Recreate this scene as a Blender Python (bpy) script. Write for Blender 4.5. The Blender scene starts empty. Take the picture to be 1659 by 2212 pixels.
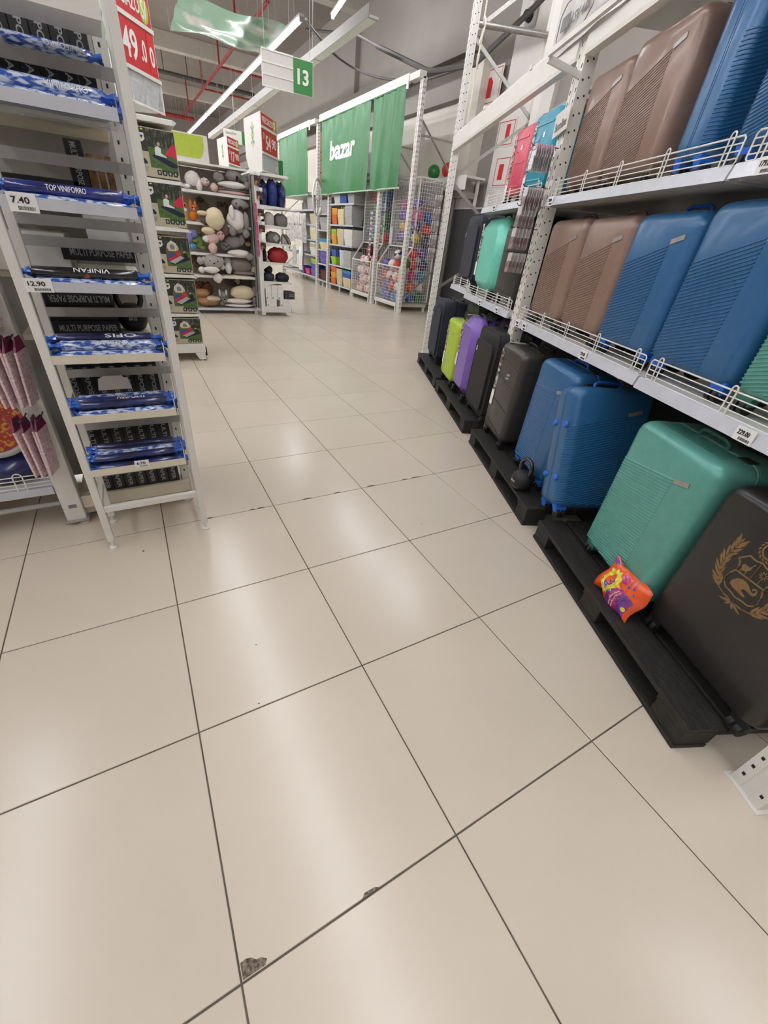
import bpy, bmesh, math, random
from mathutils import Vector, Matrix
random.seed(7)
SC = bpy.context.scene
COL = SC.collection
PI = math.pi
R = math.radians

# ------------------------------------------------------------------ camera
# right / up / back axes of a hand-held wide camera, rolled about 5 degrees
cam_d = bpy.data.cameras.new('camera')
cam = bpy.data.objects.new('camera', cam_d)
COL.objects.link(cam)
CAM_R = ((0.881729, -0.464112, 0.084583), (-0.197952, -0.526729, -0.826663), (0.428216, 0.712149, -0.556304))
rx, dn, fw = [Vector(r) for r in CAM_R]
m = Matrix((rx, -dn, -fw)).transposed().to_4x4()
m.translation = Vector((0.08319, -0.20668, 1.38452))
cam.matrix_world = m
cam_d.sensor_fit = 'HORIZONTAL'
cam_d.sensor_width = 36.0
cam_d.lens = 862.07 / 1659 * 36.0
cam_d.shift_x = (829.5 - 801.99) / 1659
cam_d.shift_y = (1097.32 - 1106.0) / 1659
cam_d.clip_start = 0.02
SC.camera = cam

# ------------------------------------------------------------------ world and view
w = bpy.data.worlds.new('store_world')
SC.world = w
w.use_nodes = True
w.node_tree.nodes['Background'].inputs[0].default_value = (0.55, 0.53, 0.5, 1)
w.node_tree.nodes['Background'].inputs[1].default_value = 0.15
SC.view_settings.view_transform = 'Standard'
SC.view_settings.look = 'None'
SC.view_settings.gamma = 1.0
SC.view_settings.use_curve_mapping = False
SC.view_settings.exposure = 0.26
TUBE_STRENGTH = 54.0


# ------------------------------------------------------------------ helpers
def lin(c):
    c = c / 255.0
    return c / 12.92 if c <= 0.04045 else ((c + 0.055) / 1.055) ** 2.4


MATS = {}


def M(name, rgb, rough=0.5, metal=0.0, noise=0.06, scale=18.0, bump=0.0, bscale=60.0, coat=0.0, emit=0.0,
      alpha=1.0, vary=0.0, rgb2=None, stretch=None, spec=0.5, cut=(0.35, 0.65)):
    if name in MATS:
        return MATS[name]
    mt = bpy.data.materials.new(name)
    mt.use_nodes = True
    nt = mt.node_tree
    b = nt.nodes['Principled BSDF']
    c = tuple(lin(v) for v in rgb)
    b.inputs['Roughness'].default_value = rough
    b.inputs['Metallic'].default_value = metal
    b.inputs['Specular IOR Level'].default_value = spec
    if coat:
        b.inputs['Coat Weight'].default_value = coat
        b.inputs['Coat Roughness'].default_value = 0.12
    tc = nt.nodes.new('ShaderNodeTexCoord')
    src = tc.outputs['Object']
    if stretch:
        mp = nt.nodes.new('ShaderNodeMapping')
        mp.inputs['Scale'].default_value = stretch
        nt.links.new(src, mp.inputs['Vector'])
        src = mp.outputs['Vector']
    n = nt.nodes.new('ShaderNodeTexNoise')
    n.inputs['Scale'].default_value = scale
    n.inputs['Detail'].default_value = 4
    nt.links.new(src, n.inputs['Vector'])
    ramp = nt.nodes.new('ShaderNodeValToRGB')
    ramp.color_ramp.elements[0].position = cut[0]
    ramp.color_ramp.elements[1].position = cut[1]
    if rgb2:
        c2 = tuple(lin(v) for v in rgb2)
        ramp.color_ramp.elements[0].color = (*c, 1)
        ramp.color_ramp.elements[1].color = (*c2, 1)
    else:
        ramp.color_ramp.elements[0].color = (*[v * (1 - noise) for v in c], 1)
        ramp.color_ramp.elements[1].color = (*[min(1, v * (1 + noise)) for v in c], 1)
    nt.links.new(n.outputs['Fac'], ramp.inputs['Fac'])
    out = ramp.outputs['Color']
    if vary:
        oi = nt.nodes.new('ShaderNodeObjectInfo')
        hs = nt.nodes.new('ShaderNodeHueSaturation')
        mr = nt.nodes.new('ShaderNodeMapRange')
        mr.inputs['To Min'].default_value = 1 - vary
        mr.inputs['To Max'].default_value = 1 + vary
        nt.links.new(oi.outputs['Random'], mr.inputs['Value'])
        nt.links.new(mr.outputs['Result'], hs.inputs['Value'])
        nt.links.new(out, hs.inputs['Color'])
        out = hs.outputs['Color']
    nt.links.new(out, b.inputs['Base Color'])
    if bump:
        n2 = nt.nodes.new('ShaderNodeTexNoise')
        n2.inputs['Scale'].default_value = bscale
        n2.inputs['Detail'].default_value = 3
        nt.links.new(src, n2.inputs['Vector'])
        bp = nt.nodes.new('ShaderNodeBump')
        bp.inputs['Strength'].default_value = bump
        bp.inputs['Distance'].default_value = 0.01
        nt.links.new(n2.outputs['Fac'], bp.inputs['Height'])
        nt.links.new(bp.outputs['Normal'], b.inputs['Normal'])
    if emit:
        b.inputs['Emission Color'].default_value = (*c, 1)
        b.inputs['Emission Strength'].default_value = emit
    if alpha < 1:
        b.inputs['Alpha'].default_value = alpha
    MATS[name] = mt
    return mt


class G:
    """collects vertices and faces of one mesh"""
    def __init__(s):
        s.v = []
        s.f = []

    def add(s, vs, fs):
        o = len(s.v)
        s.v += [tuple(p) for p in vs]
        s.f += [tuple(i + o for i in q) for q in fs]
        return s

    def box(s, x0, x1, y0, y1, z0, z1):
        return s.add([(x0, y0, z0), (x1, y0, z0), (x1, y1, z0), (x0, y1, z0), (x0, y0, z1), (x1, y0, z1), (x1, y1, z1), (x0, y1, z1)],
                     [(0, 3, 2, 1), (4, 5, 6, 7), (0, 1, 5, 4), (1, 2, 6, 5), (2, 3, 7, 6), (3, 0, 4, 7)])

    def bar(s, p0, p1, a, b, up=(0, 0, 1)):
        """rectangular bar from p0 to p1, a wide (sideways), b thick (along up)"""
        p0, p1 = Vector(p0), Vector(p1)
        d = (p1 - p0).normalized()
        u = Vector(up)
        if abs(d.dot(u)) > 0.95:
            u = Vector((0, 1, 0))
        sd = d.cross(u).normalized()
        u = sd.cross(d).normalized()
        vs = []
        for p in (p0, p1):
            for i, j in ((-1, -1), (1, -1), (1, 1), (-1, 1)):
                vs.append(p + sd * (i * a / 2) + u * (j * b / 2))
        return s.add(vs, [(3, 2, 1, 0), (4, 5, 6, 7), (0, 1, 5, 4), (1, 2, 6, 5), (2, 3, 7, 6), (3, 0, 4, 7)])

    def cyl(s, p0, p1, r0, r1=None, n=12):
        return s.tube([p0, p1], [r0, r0 if r1 is None else r1], n)

    def tube(s, pts, r, n=8, closed=False):
        pts = [Vector(p) for p in pts]
        k = len(pts)
        rs = r if isinstance(r, (list, tuple)) else [r] * k
        vs, fs = [], []
        ref = None
        for i, p in enumerate(pts):
            if closed:
                d = pts[(i + 1) % k] - pts[i - 1]
            else:
                d = pts[min(i + 1, k - 1)] - pts[max(i - 1, 0)]
            d = d.normalized() if d.length > 1e-9 else Vector((0, 0, 1))
            if ref is None:
                ref = Vector((0, 0, 1)) if abs(d.z) < 0.9 else Vector((1, 0, 0))
            a = d.cross(ref)
            if a.length < 1e-6:
                a = d.cross(Vector((0.3, 1, 0.2)))
            a.normalize()
            b = d.cross(a).normalized()
            ref = -b if False else a.cross(d).normalized()
            for j in range(n):
                t = 2 * PI * j / n
                vs.append(p + (a * math.cos(t) + b * math.sin(t)) * rs[i])
        m_ = k if closed else k - 1
        for i in range(m_):
            for j in range(n):
                i2 = (i + 1) % k
                fs.append((i * n + j, i * n + (j + 1) % n, i2 * n + (j + 1) % n, i2 * n + j))
        if not closed:
            fs.append(tuple(range(n - 1, -1, -1)))
            fs.append(tuple((k - 1) * n + j for j in range(n)))
        return s.add(vs, fs)

    def lathe(s, prof, n=20, c=(0, 0, 0)):
        vs, fs = [], []
        for r, z in prof:
            for j in range(n):
                t = 2 * PI * j / n
                vs.append((c[0] + r * math.cos(t), c[1] + r * math.sin(t), c[2] + z))
        for i in range(len(prof) - 1):
            for j in range(n):
                fs.append((i * n + j, i * n + (j + 1) % n, (i + 1) * n + (j + 1) % n, (i + 1) * n + j))
        fs.append(tuple(range(n - 1, -1, -1)))
        fs.append(tuple((len(prof) - 1) * n + j for j in range(n)))
        return s.add(vs, fs)

    def ball(s, c=(0, 0, 0), r=(1, 1, 1), n=16, k=10, rot=None):
        vs = [Vector((0, 0, -1))]
        for i in range(1, k):
            ph = -PI / 2 + PI * i / k
            for j in range(n):
                t = 2 * PI * j / n
                vs.append(Vector((math.cos(ph) * math.cos(t), math.cos(ph) * math.sin(t), math.sin(ph))))
        vs.append(Vector((0, 0, 1)))
        fs = []
        for j in range(n):
            fs.append((0, 1 + (j + 1) % n, 1 + j))
        for i in range(k - 2):
            for j in range(n):
                fs.append((1 + i * n + j, 1 + i * n + (j + 1) % n, 1 + (i + 1) * n + (j + 1) % n, 1 + (i + 1) * n + j))
        t_ = len(vs) - 1
        for j in range(n):
            fs.append((t_, 1 + (k - 2) * n + j, 1 + (k - 2) * n + (j + 1) % n))
        out = []
        for p in vs:
            q = Vector((p.x * r[0], p.y * r[1], p.z * r[2]))
            if rot:
                q = rot @ q
            out.append(q + Vector(c))
        return s.add(out, fs)

    def loft(s, loops, cap=True):
        n = len(loops[0])
        vs = [p for lp in loops for p in lp]
        fs = []
        for i in range(len(loops) - 1):
            for j in range(n):
                fs.append((i * n + j, i * n + (j + 1) % n, (i + 1) * n + (j + 1) % n, (i + 1) * n + j))
        if cap:
            fs.append(tuple(range(n - 1, -1, -1)))
            fs.append(tuple((len(loops) - 1) * n + j for j in range(n)))
        return s.add(vs, fs)

    def plate(s, poly, y, t, flip=False):
        """polygon given in (x, z), standing at y, t thick towards -y"""
        n = len(poly)
        vs = [(p[0], y, p[1]) for p in poly] + [(p[0], y - t, p[1]) for p in poly]
        fs = [tuple(range(n)), tuple(range(2 * n - 1, n - 1, -1))]
        for j in range(n):
            fs.append((j, n + j, n + (j + 1) % n, (j + 1) % n))
        return s.add(vs, fs)


def mesh(g, mat, smooth=False, bevel=0.0, seg=1):
    me = bpy.data.meshes.new('m')
    me.from_pydata(g.v, [], g.f)
    bm = bmesh.new()
    bm.from_mesh(me)
    bmesh.ops.recalc_face_normals(bm, faces=bm.faces[:])
    if bevel:
        bmesh.ops.bevel(bm, geom=bm.edges[:], offset=bevel, segments=seg, affect='EDGES', clamp_overlap=True)
    bm.to_mesh(me)
    bm.free()
    if smooth:
        for p in me.polygons:
            p.use_smooth = True
        try:
            me.set_sharp_from_angle(angle=R(40))
        except Exception:
            pass
    me.materials.append(mat)
    return me


def link(name, me, parent=None, loc=(0, 0, 0), rot=(0, 0, 0), scale=(1, 1, 1), label=None, kind=None):
    o = bpy.data.objects.new(name, me)
    COL.objects.link(o)
    o.location = loc
    o.rotation_euler = rot
    o.scale = scale
    if parent is not None:
        o.parent = parent
    if label:
        o['label'] = label
    if kind:
        o['kind'] = kind
    return o


def obj(name, g, mat, parent=None, smooth=False, bevel=0.0, loc=(0, 0, 0), rot=(0, 0, 0), label=None, kind=None, seg=1):
    return link(name, mesh(g, mat, smooth, bevel, seg), parent, loc, rot, (1, 1, 1), label, kind)


def tag(o, label, cat, group=None):
    o['label'] = label
    o['category'] = cat
    if group:
        o['group'] = group
    return o


def thing(name, label, cat, loc=(0, 0, 0), rotz=0.0, group=None, rot=None):
    o = bpy.data.objects.new(name, None)
    o.empty_display_size = 0.1
    COL.objects.link(o)
    o.location = loc
    o.rotation_euler = rot if rot else (0, 0, rotz)
    return tag(o, label, cat, group)


def struct(o):
    o['kind'] = 'structure'
    return o


def dup(root, loc, rotz=None, label=None, group=None, rot=None, scale=None):
    def cp(o, par):
        c = o.copy()
        COL.objects.link(c)
        c.parent = par
        for ch in [x for x in ALLCH.get(o.name, [])]:
            cp(ch, c)
        return c
    ALLCH = {}
    for o in COL.objects:
        if o.parent:
            ALLCH.setdefault(o.parent.name, []).append(o)
    r = cp(root, None)
    r.location = loc
    if rotz is not None:
        r.rotation_euler = (0, 0, rotz)
    if rot is not None:
        r.rotation_euler = rot
    if scale:
        r.scale = scale
    if label:
        r['label'] = label
    if group:
        r['group'] = group
    return r


TXT = {}


def text_mesh(body, mat, bold=0.0, ext=0.004):
    k = (body, mat.name, bold, ext)
    if k in TXT:
        return TXT[k]
    cu = bpy.data.curves.new('t', 'FONT')
    cu.body = body
    cu.size = 1.0
    cu.align_x = 'CENTER'
    cu.align_y = 'CENTER'
    cu.offset = bold
    cu.extrude = ext
    cu.resolution_u = 3
    o = bpy.data.objects.new('t', cu)
    COL.objects.link(o)
    bpy.context.view_layer.update()
    me = bpy.data.meshes.new_from_object(o.evaluated_get(bpy.context.evaluated_depsgraph_get()))
    bpy.data.objects.remove(o)
    me.materials.clear()
    me.materials.append(mat)
    xs = [v.co.x for v in me.vertices]
    ys = [v.co.y for v in me.vertices]
    cx, cy = (min(xs) + max(xs)) / 2, (min(ys) + max(ys)) / 2
    for v in me.vertices:
        v.co.x -= cx
        v.co.y -= cy
    TXT[k] = (me, max(xs) - min(xs), max(ys) - min(ys))
    return TXT[k]


def text(body, mat, parent, c, wid, hei, rot=(PI / 2, 0, 0), bold=0.0, name='lettering', ext=0.004):
    me, tw, th = text_mesh(body, mat, bold, ext)
    return link(name, me, parent, c, rot, (wid / tw, hei / th, 0.2))


def flat(name, parent, x0, x1, z0, z1, y, mat, t=0.001, label=None):
    g = G()
    g.box(x0, x1, y - t, y, z0, z1)
    return obj(name, g, mat, parent, label=label)


def rrect(x0, x1, z0, z1, r, n=4):
    pts = []
    for cx, cz, a in ((x1 - r, z0 + r, -90), (x1 - r, z1 - r, 0), (x0 + r, z1 - r, 90), (x0 + r, z0 + r, 180)):
        for i in range(n + 1):
            t = R(a + 90 * i / n)
            pts.append((cx + r * math.cos(t), cz + r * math.sin(t)))
    return pts


# ------------------------------------------------------------------ materials
WHITE = M('painted_white_metal', (222, 219, 212), 0.42, noise=0.03, scale=6)
WHITE2 = M('cream_painted_metal', (217, 209, 190), 0.45, noise=0.04, scale=9)
GREYM = M('grey_painted_steel', (160, 158, 154), 0.4, noise=0.05)
RAIL = M('grey_price_rail_plastic', (196, 198, 206), 0.25, noise=0.04, coat=0.3)
STEEL = M('galvanised_steel', (170, 168, 162), 0.35, 0.75, noise=0.1, scale=30)
WIRE = M('white_coated_wire', (226, 224, 218), 0.35, noise=0.02)
DARK = M('dark_hole', (32, 30, 28), 0.8)
PALLET = M('black_stained_pallet_wood', (40, 37, 34), 0.62, noise=0.35, scale=14, bump=0.5, bscale=40, stretch=(1, 6, 6), spec=0.4)
PAPERW = M('white_paper', (232, 231, 228), 0.7, noise=0.02)
INK = M('black_ink', (26, 25, 26), 0.6)
INKG = M('grey_ink', (120, 120, 120), 0.6)
PLW = M('white_plastic', (225, 222, 214), 0.3, noise=0.02)
RUBBER = M('black_rubber', (24, 24, 25), 0.55)
CHROME = M('chrome', (200, 200, 200), 0.15, 1.0)
CLEAR = M('clear_film', (215, 220, 225), 0.08, noise=0.3, scale=25, alpha=0.28, bump=0.6, bscale=40)
REDP = M('red_sign_print', (196, 32, 40), 0.35, noise=0.04, coat=0.2)
LIME = M('lime_print', (172, 190, 62), 0.5, noise=0.04)
SIGNW = M('white_sign_board', (214, 209, 203), 0.5, noise=0.02)
GREEN = M('green_banner_fabric', (20, 106, 44), 0.5, noise=0.08, scale=3, coat=0.05)
GREENS = M('green_sign_print', (34, 124, 46), 0.4, noise=0.03)
ORIG = Vector((1.437, -0.141, 0))
TH = R(23.7)
AX = Vector((math.sin(TH), math.cos(TH), 0))
BX = Vector((math.cos(TH), -math.sin(TH), 0))
RROT = R(246.3)


def rk(s, d, z=0.0):
    return ORIG + AX * s + BX * d + Vector((0, 0, z))


# ------------------------------------------------------------------ floor
TILE = M('glazed_beige_porcelain', (213, 200, 183), 0.23, noise=0.025, scale=2.0, vary=0.025, coat=0.0, spec=0.65, bump=0.02, bscale=3)
GROUT = M('dirty_grout', (92, 84, 74), 0.9, noise=0.25, scale=8)
fl = G().box(-8, 7.5, -5, 36, -0.05, -0.0025)
floor = struct(obj('floor', fl, GROUT))
floor['label'] = 'polished beige porcelain tile floor with dark joints'


def tile_geo(g, x, y, s=0.6, gap=0.0022, ch=0.0015):
    x0, x1, y0, y1 = x + gap, x + s - gap, y + gap, y + s - gap
    return g.loft([[(x0, y0, -0.01), (x1, y0, -0.01), (x1, y1, -0.01), (x0, y1, -0.01)],
                   [(x0, y0, -ch), (x1, y0, -ch), (x1, y1, -ch), (x0, y1, -ch)],
                   [(x0 + ch, y0 + ch, 0), (x1 - ch, y0 + ch, 0), (x1 - ch, y1 - ch, 0), (x0 + ch, y1 - ch, 0)]])


tile_me = mesh(tile_geo(G(), 0, 0), TILE)
cells = []
for i in range(-13, 12):
    for j in range(-8, 59):
        cells.append((math.hypot((i + .5) * 0.6 - 0.6, (j + .5) * .6 - 0.6), i, j))
cells.sort()
far = G()
nt_ = 0
for dist, i, j in cells:
    cx_, cy_ = (i + .5) * .6, (j + .5) * .6
    vis = cy_ > -0.5 and cx_ < 2.2 + 0.44 * cy_ and cx_ > -1.1 - 0.05 * cy_
    if vis and nt_ < 290 and cy_ < 14:
        link('tile', tile_me, floor, (i * .6, j * .6, 0))
        nt_ += 1
    else:
        tile_geo(far, i * .6, j * .6)
obj('tile_field', far, TILE, floor, kind='stuff')
CHIP = M('broken_tile_body', (66, 58, 50), 0.9, noise=0.5, scale=120, rgb2=(150, 135, 118))


def chip(cx, cy, pts):
    g = G()
    n = len(pts)
    g.add([(cx + p[0], cy + p[1], 0.0004) for p in pts] + [(cx + p[0], cy + p[1], -0.002) for p in pts],
          [tuple(range(n))] + [(j, n + j, n + (j + 1) % n, (j + 1) % n) for j in range(n)])
    obj('tile_chip', g, CHIP, floor)


chip(0.004, 0.004, [(0, 0), (.05, 0), (.056, .008), (.045, .016), (.034, .018), (.024, .026), (.012, .030), (0, .028)])
for (cx_, ln, h) in ((1.24, .06, .012), (1.0, .05, .008), (0.78, .07, .008), (0.50, .05, .006), (.46, .03, .01), (1.52, .05, .01), (1.60, .07, .008), (0.21, .04, .007)):
    chip(cx_, 1.802, [(0, 0), (ln, 0), (ln * .8, h * .6), (ln * .5, h), (ln * .2, h * .7)])
chip(.30, .002, [(0, 0), (.05, 0), (.04, .006), (.01, .008)])
DIRT = M('dirt_speck', (70, 60, 50), 0.9)
for (sx, sy, r_) in ((-.109, 1.63, .006), (.253, .86, .003), (.2, .615, .003), (1.35, 1.3, .003)):
    g = G().add([(sx + r_ * math.cos(a * PI / 4) * random.uniform(.7, 1.2), sy + r_ * math.sin(a * PI / 4), .0006) for a in range(8)], [tuple(range(8))])
    obj('dirt_speck', g, DIRT, floor)

# ------------------------------------------------------------------ room shell
CEIL = M('grey_painted_ceiling', (140, 133, 126), 0.85, noise=0.05, scale=1.5)
WALL = M('grey_painted_wall', (146, 139, 132), 0.8, noise=0.04, scale=1.2)
WALLW = M('warm_white_wall_panel', (222, 216, 204), 0.7, noise=0.03, scale=2)
struct(obj('ceiling', G().box(-8, 7.5, -5, 36, 7.0, 7.1), CEIL))['label'] = 'high grey store ceiling'
wr = struct(obj('wall_right', G().box(7.4, 7.5, -5, 36, 0, 7), WALL))
wr['label'] = 'tall plain grey side wall behind the racks'
struct(obj('wall_left', G().box(-8.1, -8, -5, 36, 0, 7), WALL))
struct(obj('wall_back', G().box(-8, 7.5, 36, 36.1, 0, 7), WALL))
struct(obj('wall_front', G().box(-8, 7.5, -5.1, -5, 0, 7), WALL))
obj('ledge', G().box(7.15, 7.4, 9.5, 36, 4.05, 4.35), WALL, wr)
obj('lower_panel', G().box(7.34, 7.4, 9.45, 36, 0, 4.05), WALLW, wr, label='pale lower half of the wall')
obj('duct', G().box(7.2, 7.4, 9.5, 36, 4.75, 4.95), WALL, wr)
obj('pilaster', G().box(7.25, 7.4, 15.2, 16.0, 4.35, 7), WALL, wr)
pil = struct(obj('trim_1', G().box(7.1, 7.4, 8.92, 9.42, 0, 4.5), WALLW))
pil['label'] = 'cream pilaster with flat cap on the side wall'
obj('pilaster_cap', G().box(7.04, 7.4, 8.82, 9.55, 2.33, 2.44), WALLW, pil)
obj('pilaster_groove', G().box(7.085, 7.1, 9.1, 9.14, 0, 2.33), WALL, pil)
obj('pilaster_groove', G().box(7.085, 7.1, 9.25, 9.29, 0, 2.33), WALL, pil)
colu = struct(obj('trim_2', G().box(7.3, 7.4, 7.1, 8.36, 0, 7), SIGNW))
colu['label'] = 'broad white column panel behind the tall rack post'
DGREY = M('dark_grey_panel', (58, 57, 57), 0.7)
dw = struct(obj('trim_3', G().box(6.9, 7.0, 4.0, 8.85, 0, 2.1), DGREY))
dw['label'] = 'dark low partition behind the suitcase rack'
obj('panel_rail', G().box(6.88, 7.0, 4.0, 8.85, 2.1, 2.13), GREYM, dw)
BEAM = M('pale_ceiling_beam', (190, 184, 174), 0.8)
for i, y in enumerate((8.0, 15.0, 22.6, 29.5)):
    struct(obj('trim_%d' % (4 + i), G().box(-8, 7.4, y, y + 0.35, 6.55, 7.0), BEAM, bevel=0.01))['label'] = 'pale concrete ceiling beam running across the hall'
struct(obj('trim_8', G().box(1.2, 1.75, -5, 36, 6.7, 7.0), BEAM))['label'] = 'pale concrete ceiling beam running along the hall'

# ------------------------------------------------------------------ ceiling lights
TUBE = M('lit_led_tube', (250, 251, 255), 0.4, emit=TUBE_STRENGTH, noise=0)
HOUS = M('white_light_housing', (206, 205, 202), 0.35, noise=0.02)
LL = 2.4


def light_meshes():
    h = G()
    prof = [(-.03, .035), (-.05, .06), (-.05, .085), (.05, .085), (.05, .06), (.03, .035)]
    h.loft([[(p[0], 0, p[1]) for p in prof], [(p[0], LL - .02, p[1]) for p in prof]])
    hm = mesh(h, HOUS)
    tm = mesh(G().cyl((0, .04, .012), (0, LL - .06, .012), .024, n=10), TUBE, True)
    em = mesh(G().box(-.035, .035, 0, .03, -.015, .05), GREYM)
    rm = mesh(G().cyl((0, 0, .085), (0, 0, 2.05), .004, n=6), GREYM)
    return hm, tm, em, rm


LM = light_meshes()
ORD = ['first', 'second', 'third', 'fourth', 'fifth', 'sixth', 'seventh', 'eighth', 'ninth', 'tenth', 'eleventh', 'twelfth', 'thirteenth', 'fourteenth', 'fifteenth', 'sixteenth', 'seventeenth']


def lamp(x, y, z, label, group, rotz=0.0):
    t = thing('ceiling_light', label, 'ceiling light', (x, y, z), rotz, group)
    link('housing', LM[0], t)
    link('tube', LM[1], t)
    for y2 in (0, LL - .05):
        link('end_cap', LM[2], t, (0, y2, 0))
    for y2 in (.4, LL - .4):
        link('hanger_rod', LM[3], t, (0, y2, 0), scale=(1, 1, 1 if z < 5 else .6))
    return t


for k in range(10):
    lamp(3.75, 10 + k * LL, 4.5, '%s lit strip light from the near end of the glowing row' % ORD[k], 'lit strip lights in view')
for k in range(5):
    lamp(3.75, -4.3 + k * LL, 4.5, '%s strip light overhead in front of the suitcase rack' % ORD[k], 'strip lights overhead')
for k in range(16):  # rows run past the inferred lamps; unseen far ones added to brighten the hall
    lamp(0.85, -4.6 + k * LL, 4.5, '%s strip light overhead along the main aisle' % ORD[k], 'strip lights over the aisle')
    lamp(-2.1, -4.6 + k * LL, 4.5, '%s strip light overhead above the left gondola' % ORD[k], 'strip lights over the left gondola')
    lamp(-5.2, -4.6 + k * LL, 4.5, '%s added unseen strip light near the left wall' % ORD[k], 'added unseen strip lights near the left wall')  # whole row added out of view to lift the dark far end
for k in range(3):
    lamp(6.3, -4.0 + k * LL, 4.5, '%s strip light overhead behind the suitcase rack' % ORD[k], 'strip lights behind the rack')
lamp(5.24, 10.6, 5.6, 'short bright strip light hanging high near the top edge', None, R(-8))
# unlit white trunking next to the lit row
t = thing('cable_trunking', 'long unlit white trunking beside the lit strip lights', 'trunking', (4.68, 9.0, 4.5))
obj('tray', G().box(-.09, .09, 0, 15.6, 0, .03), M('white_trunking', (235, 234, 230), .4, emit=0.0), t)
obj('side_plate', G().box(-.10, -.09, 0, 15.6, 0, .16), GREYM, t)
for y in (.02, 2.6, 5.2, 7.8, 10.4, 13):
    obj('joint_clip', G().box(-.095, .095, y, y + .03, -.006, 0), GREYM, t)
    obj('hanger_rod', G().cyl((0, y + .3, .03), (0, y + .3, 2.5), .006, n=6), GREYM, t)

# sprinkler pipes
RPIPE = M('red_sprinkler_pipe', (150, 40, 38), 0.45, noise=0.1)
t = thing('sprinkler_pipe', 'red sprinkler pipework hung under the ceiling', 'pipe', (0, 0, 0))
obj('main_pipe', G().cyl((4.5, 14.5, 6.0), (4.5, 30.5, 6.0), .045, n=10), RPIPE, t, True)
obj('cross_pipe', G().cyl((1.0, 30.5, 5.9), (5.0, 30.5, 5.9), .09, n=12), RPIPE, t, True)
for y, x2 in ((17.9, 6.0), (20.65, 6.4), (24.2, 6.6)):
    obj('branch_pipe', G().cyl((4.5, y, 6.0), (x2, y, 6.0), .03, n=8), RPIPE, t, True)
for y in (17.9, 20.65, 24.2, 28.5):
    obj('drop_rod', G().cyl((4.5, y, 6.0), (4.5, y, 6.99), .03, n=8), RPIPE, t, True)
GPIPE = M('dark_grey_conduit', (84, 80, 78), 0.6)
t = thing('conduit_pipe', 'dark grey conduit crossing under the ceiling behind the red pipes', 'pipe')
obj('pipe', G().cyl((1.2, 24.5, 6.3), (6.8, 24.8, 6.3), .07, n=10), GPIPE, t, True)
for x in (2.2, 3.1, 4.0):
    obj('hanger_rod', G().cyl((x, 24.55, 6.3), (x, 24.55, 6.99), .018, n=6), GPIPE, t, True)
t = thing('drain_pipe', 'bent dark pipe running along the grey wall above the green banners', 'pipe')
obj('pipe', G().tube([(6.0, 15.9, 6.16), (6.0, 12.5, 5.34), (6.0, 11.2, 4.86)], .03, 8).tube([(6.0, 11.4, 4.93), (6.0, 9.2, 4.16), (6.05, 8.9, 4.12), (6.2, 8.0, 4.07), (6.6, 7.3, 4.6), (7.2, 6.6, 5.4)], .045, 8), GPIPE, t, True)
t = thing('hanging_cable', 'dark cable sagging from the strip light to the wall', 'cable')
pts = []
P = [(3.9, 10.2, 4.6), (4.5, 11.2, 4.75), (5.2, 11.6, 4.62), (5.7, 11.0, 4.35), (5.95, 9.6, 4.08), (6.1, 8.7, 4.06), (6.2, 8.2, 4.1)]
for i in range(len(P) - 1):
    for q in range(5):
        u = q / 5
        p0, p1, p2, p3 = [Vector(P[max(0, min(len(P) - 1, i + k))]) for k in (-1, 0, 1, 2)]
        pts.append(0.5 * ((2 * p1) + (p2 - p0) * u + (2 * p0 - 5 * p1 + 4 * p2 - p3) * u * u + (3 * p1 - p0 - 3 * p2 + p3) * u ** 3))
obj('cable', G().tube(pts, .022, 6), GPIPE, t, True)

# draped film under the ceiling
FILM = M('draped_green_white_film', (196, 198, 194), 0.25, rgb2=(128, 166, 144), scale=1.1, bump=0.5, bscale=5, cut=(.42, .5), coat=.2)
g = G()
n, k = 26, 22
vs = []
for i in range(n):
    for j in range(k):
        u, v = i / (n - 1), j / (k - 1)
        x = 2.1 + 2.15 * u
        y = 12.2 + 2.0 * v
        z = 5.0 - 0.10 * math.sin(PI * u) * math.sin(PI * v) + 0.03 * math.sin(9 * u + 5 * v) + .02 * math.sin(17 * v - 6 * u)
        vs.append((x, y, z))
g.add(vs, [(i * k + j, (i + 1) * k + j, (i + 1) * k + j + 1, i * k + j + 1) for i in range(n - 1) for j in range(k - 1)])
t = thing('plastic_canopy', 'crumpled green and white plastic sheet slung under the ceiling', 'sheet')
obj('sheet', g, FILM, t, True)
for x, y in ((2.1, 12.2), (2.1, 14.2), (4.25, 12.2), (4.25, 14.2)):
    obj('tie_wire', G().cyl((x, y, 5.0), (x, y, 7.0), .006, n=5), GREYM, t)

# aisle sign 13
t = thing('aisle_sign', 'hanging white aisle sign with green panel reading 13', 'sign', (2.48, 7.0, 3.08))
obj('board', G().box(-.345, .345, -.012, .012, -.17, .17), SIGNW, t, bevel=.003)
obj('green_panel', G().box(.068, .335, -.016, -.012, -.16, .16), GREENS, t)
for z in (-.165, -.055, .055, .165):
    obj('slat', G().box(-.345, .068, -.02, -.012, z - .008, z + .008), PLW, t)
text('13', PAPERW, t, (.2, -.0175, 0), .155, .15, bold=.03)
for x in (-.3, .3):
    obj('hanger_wire', G().cyl((x, 0, .17), (x, 0, 3.9), .003, n=5), GREYM, t)


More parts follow.
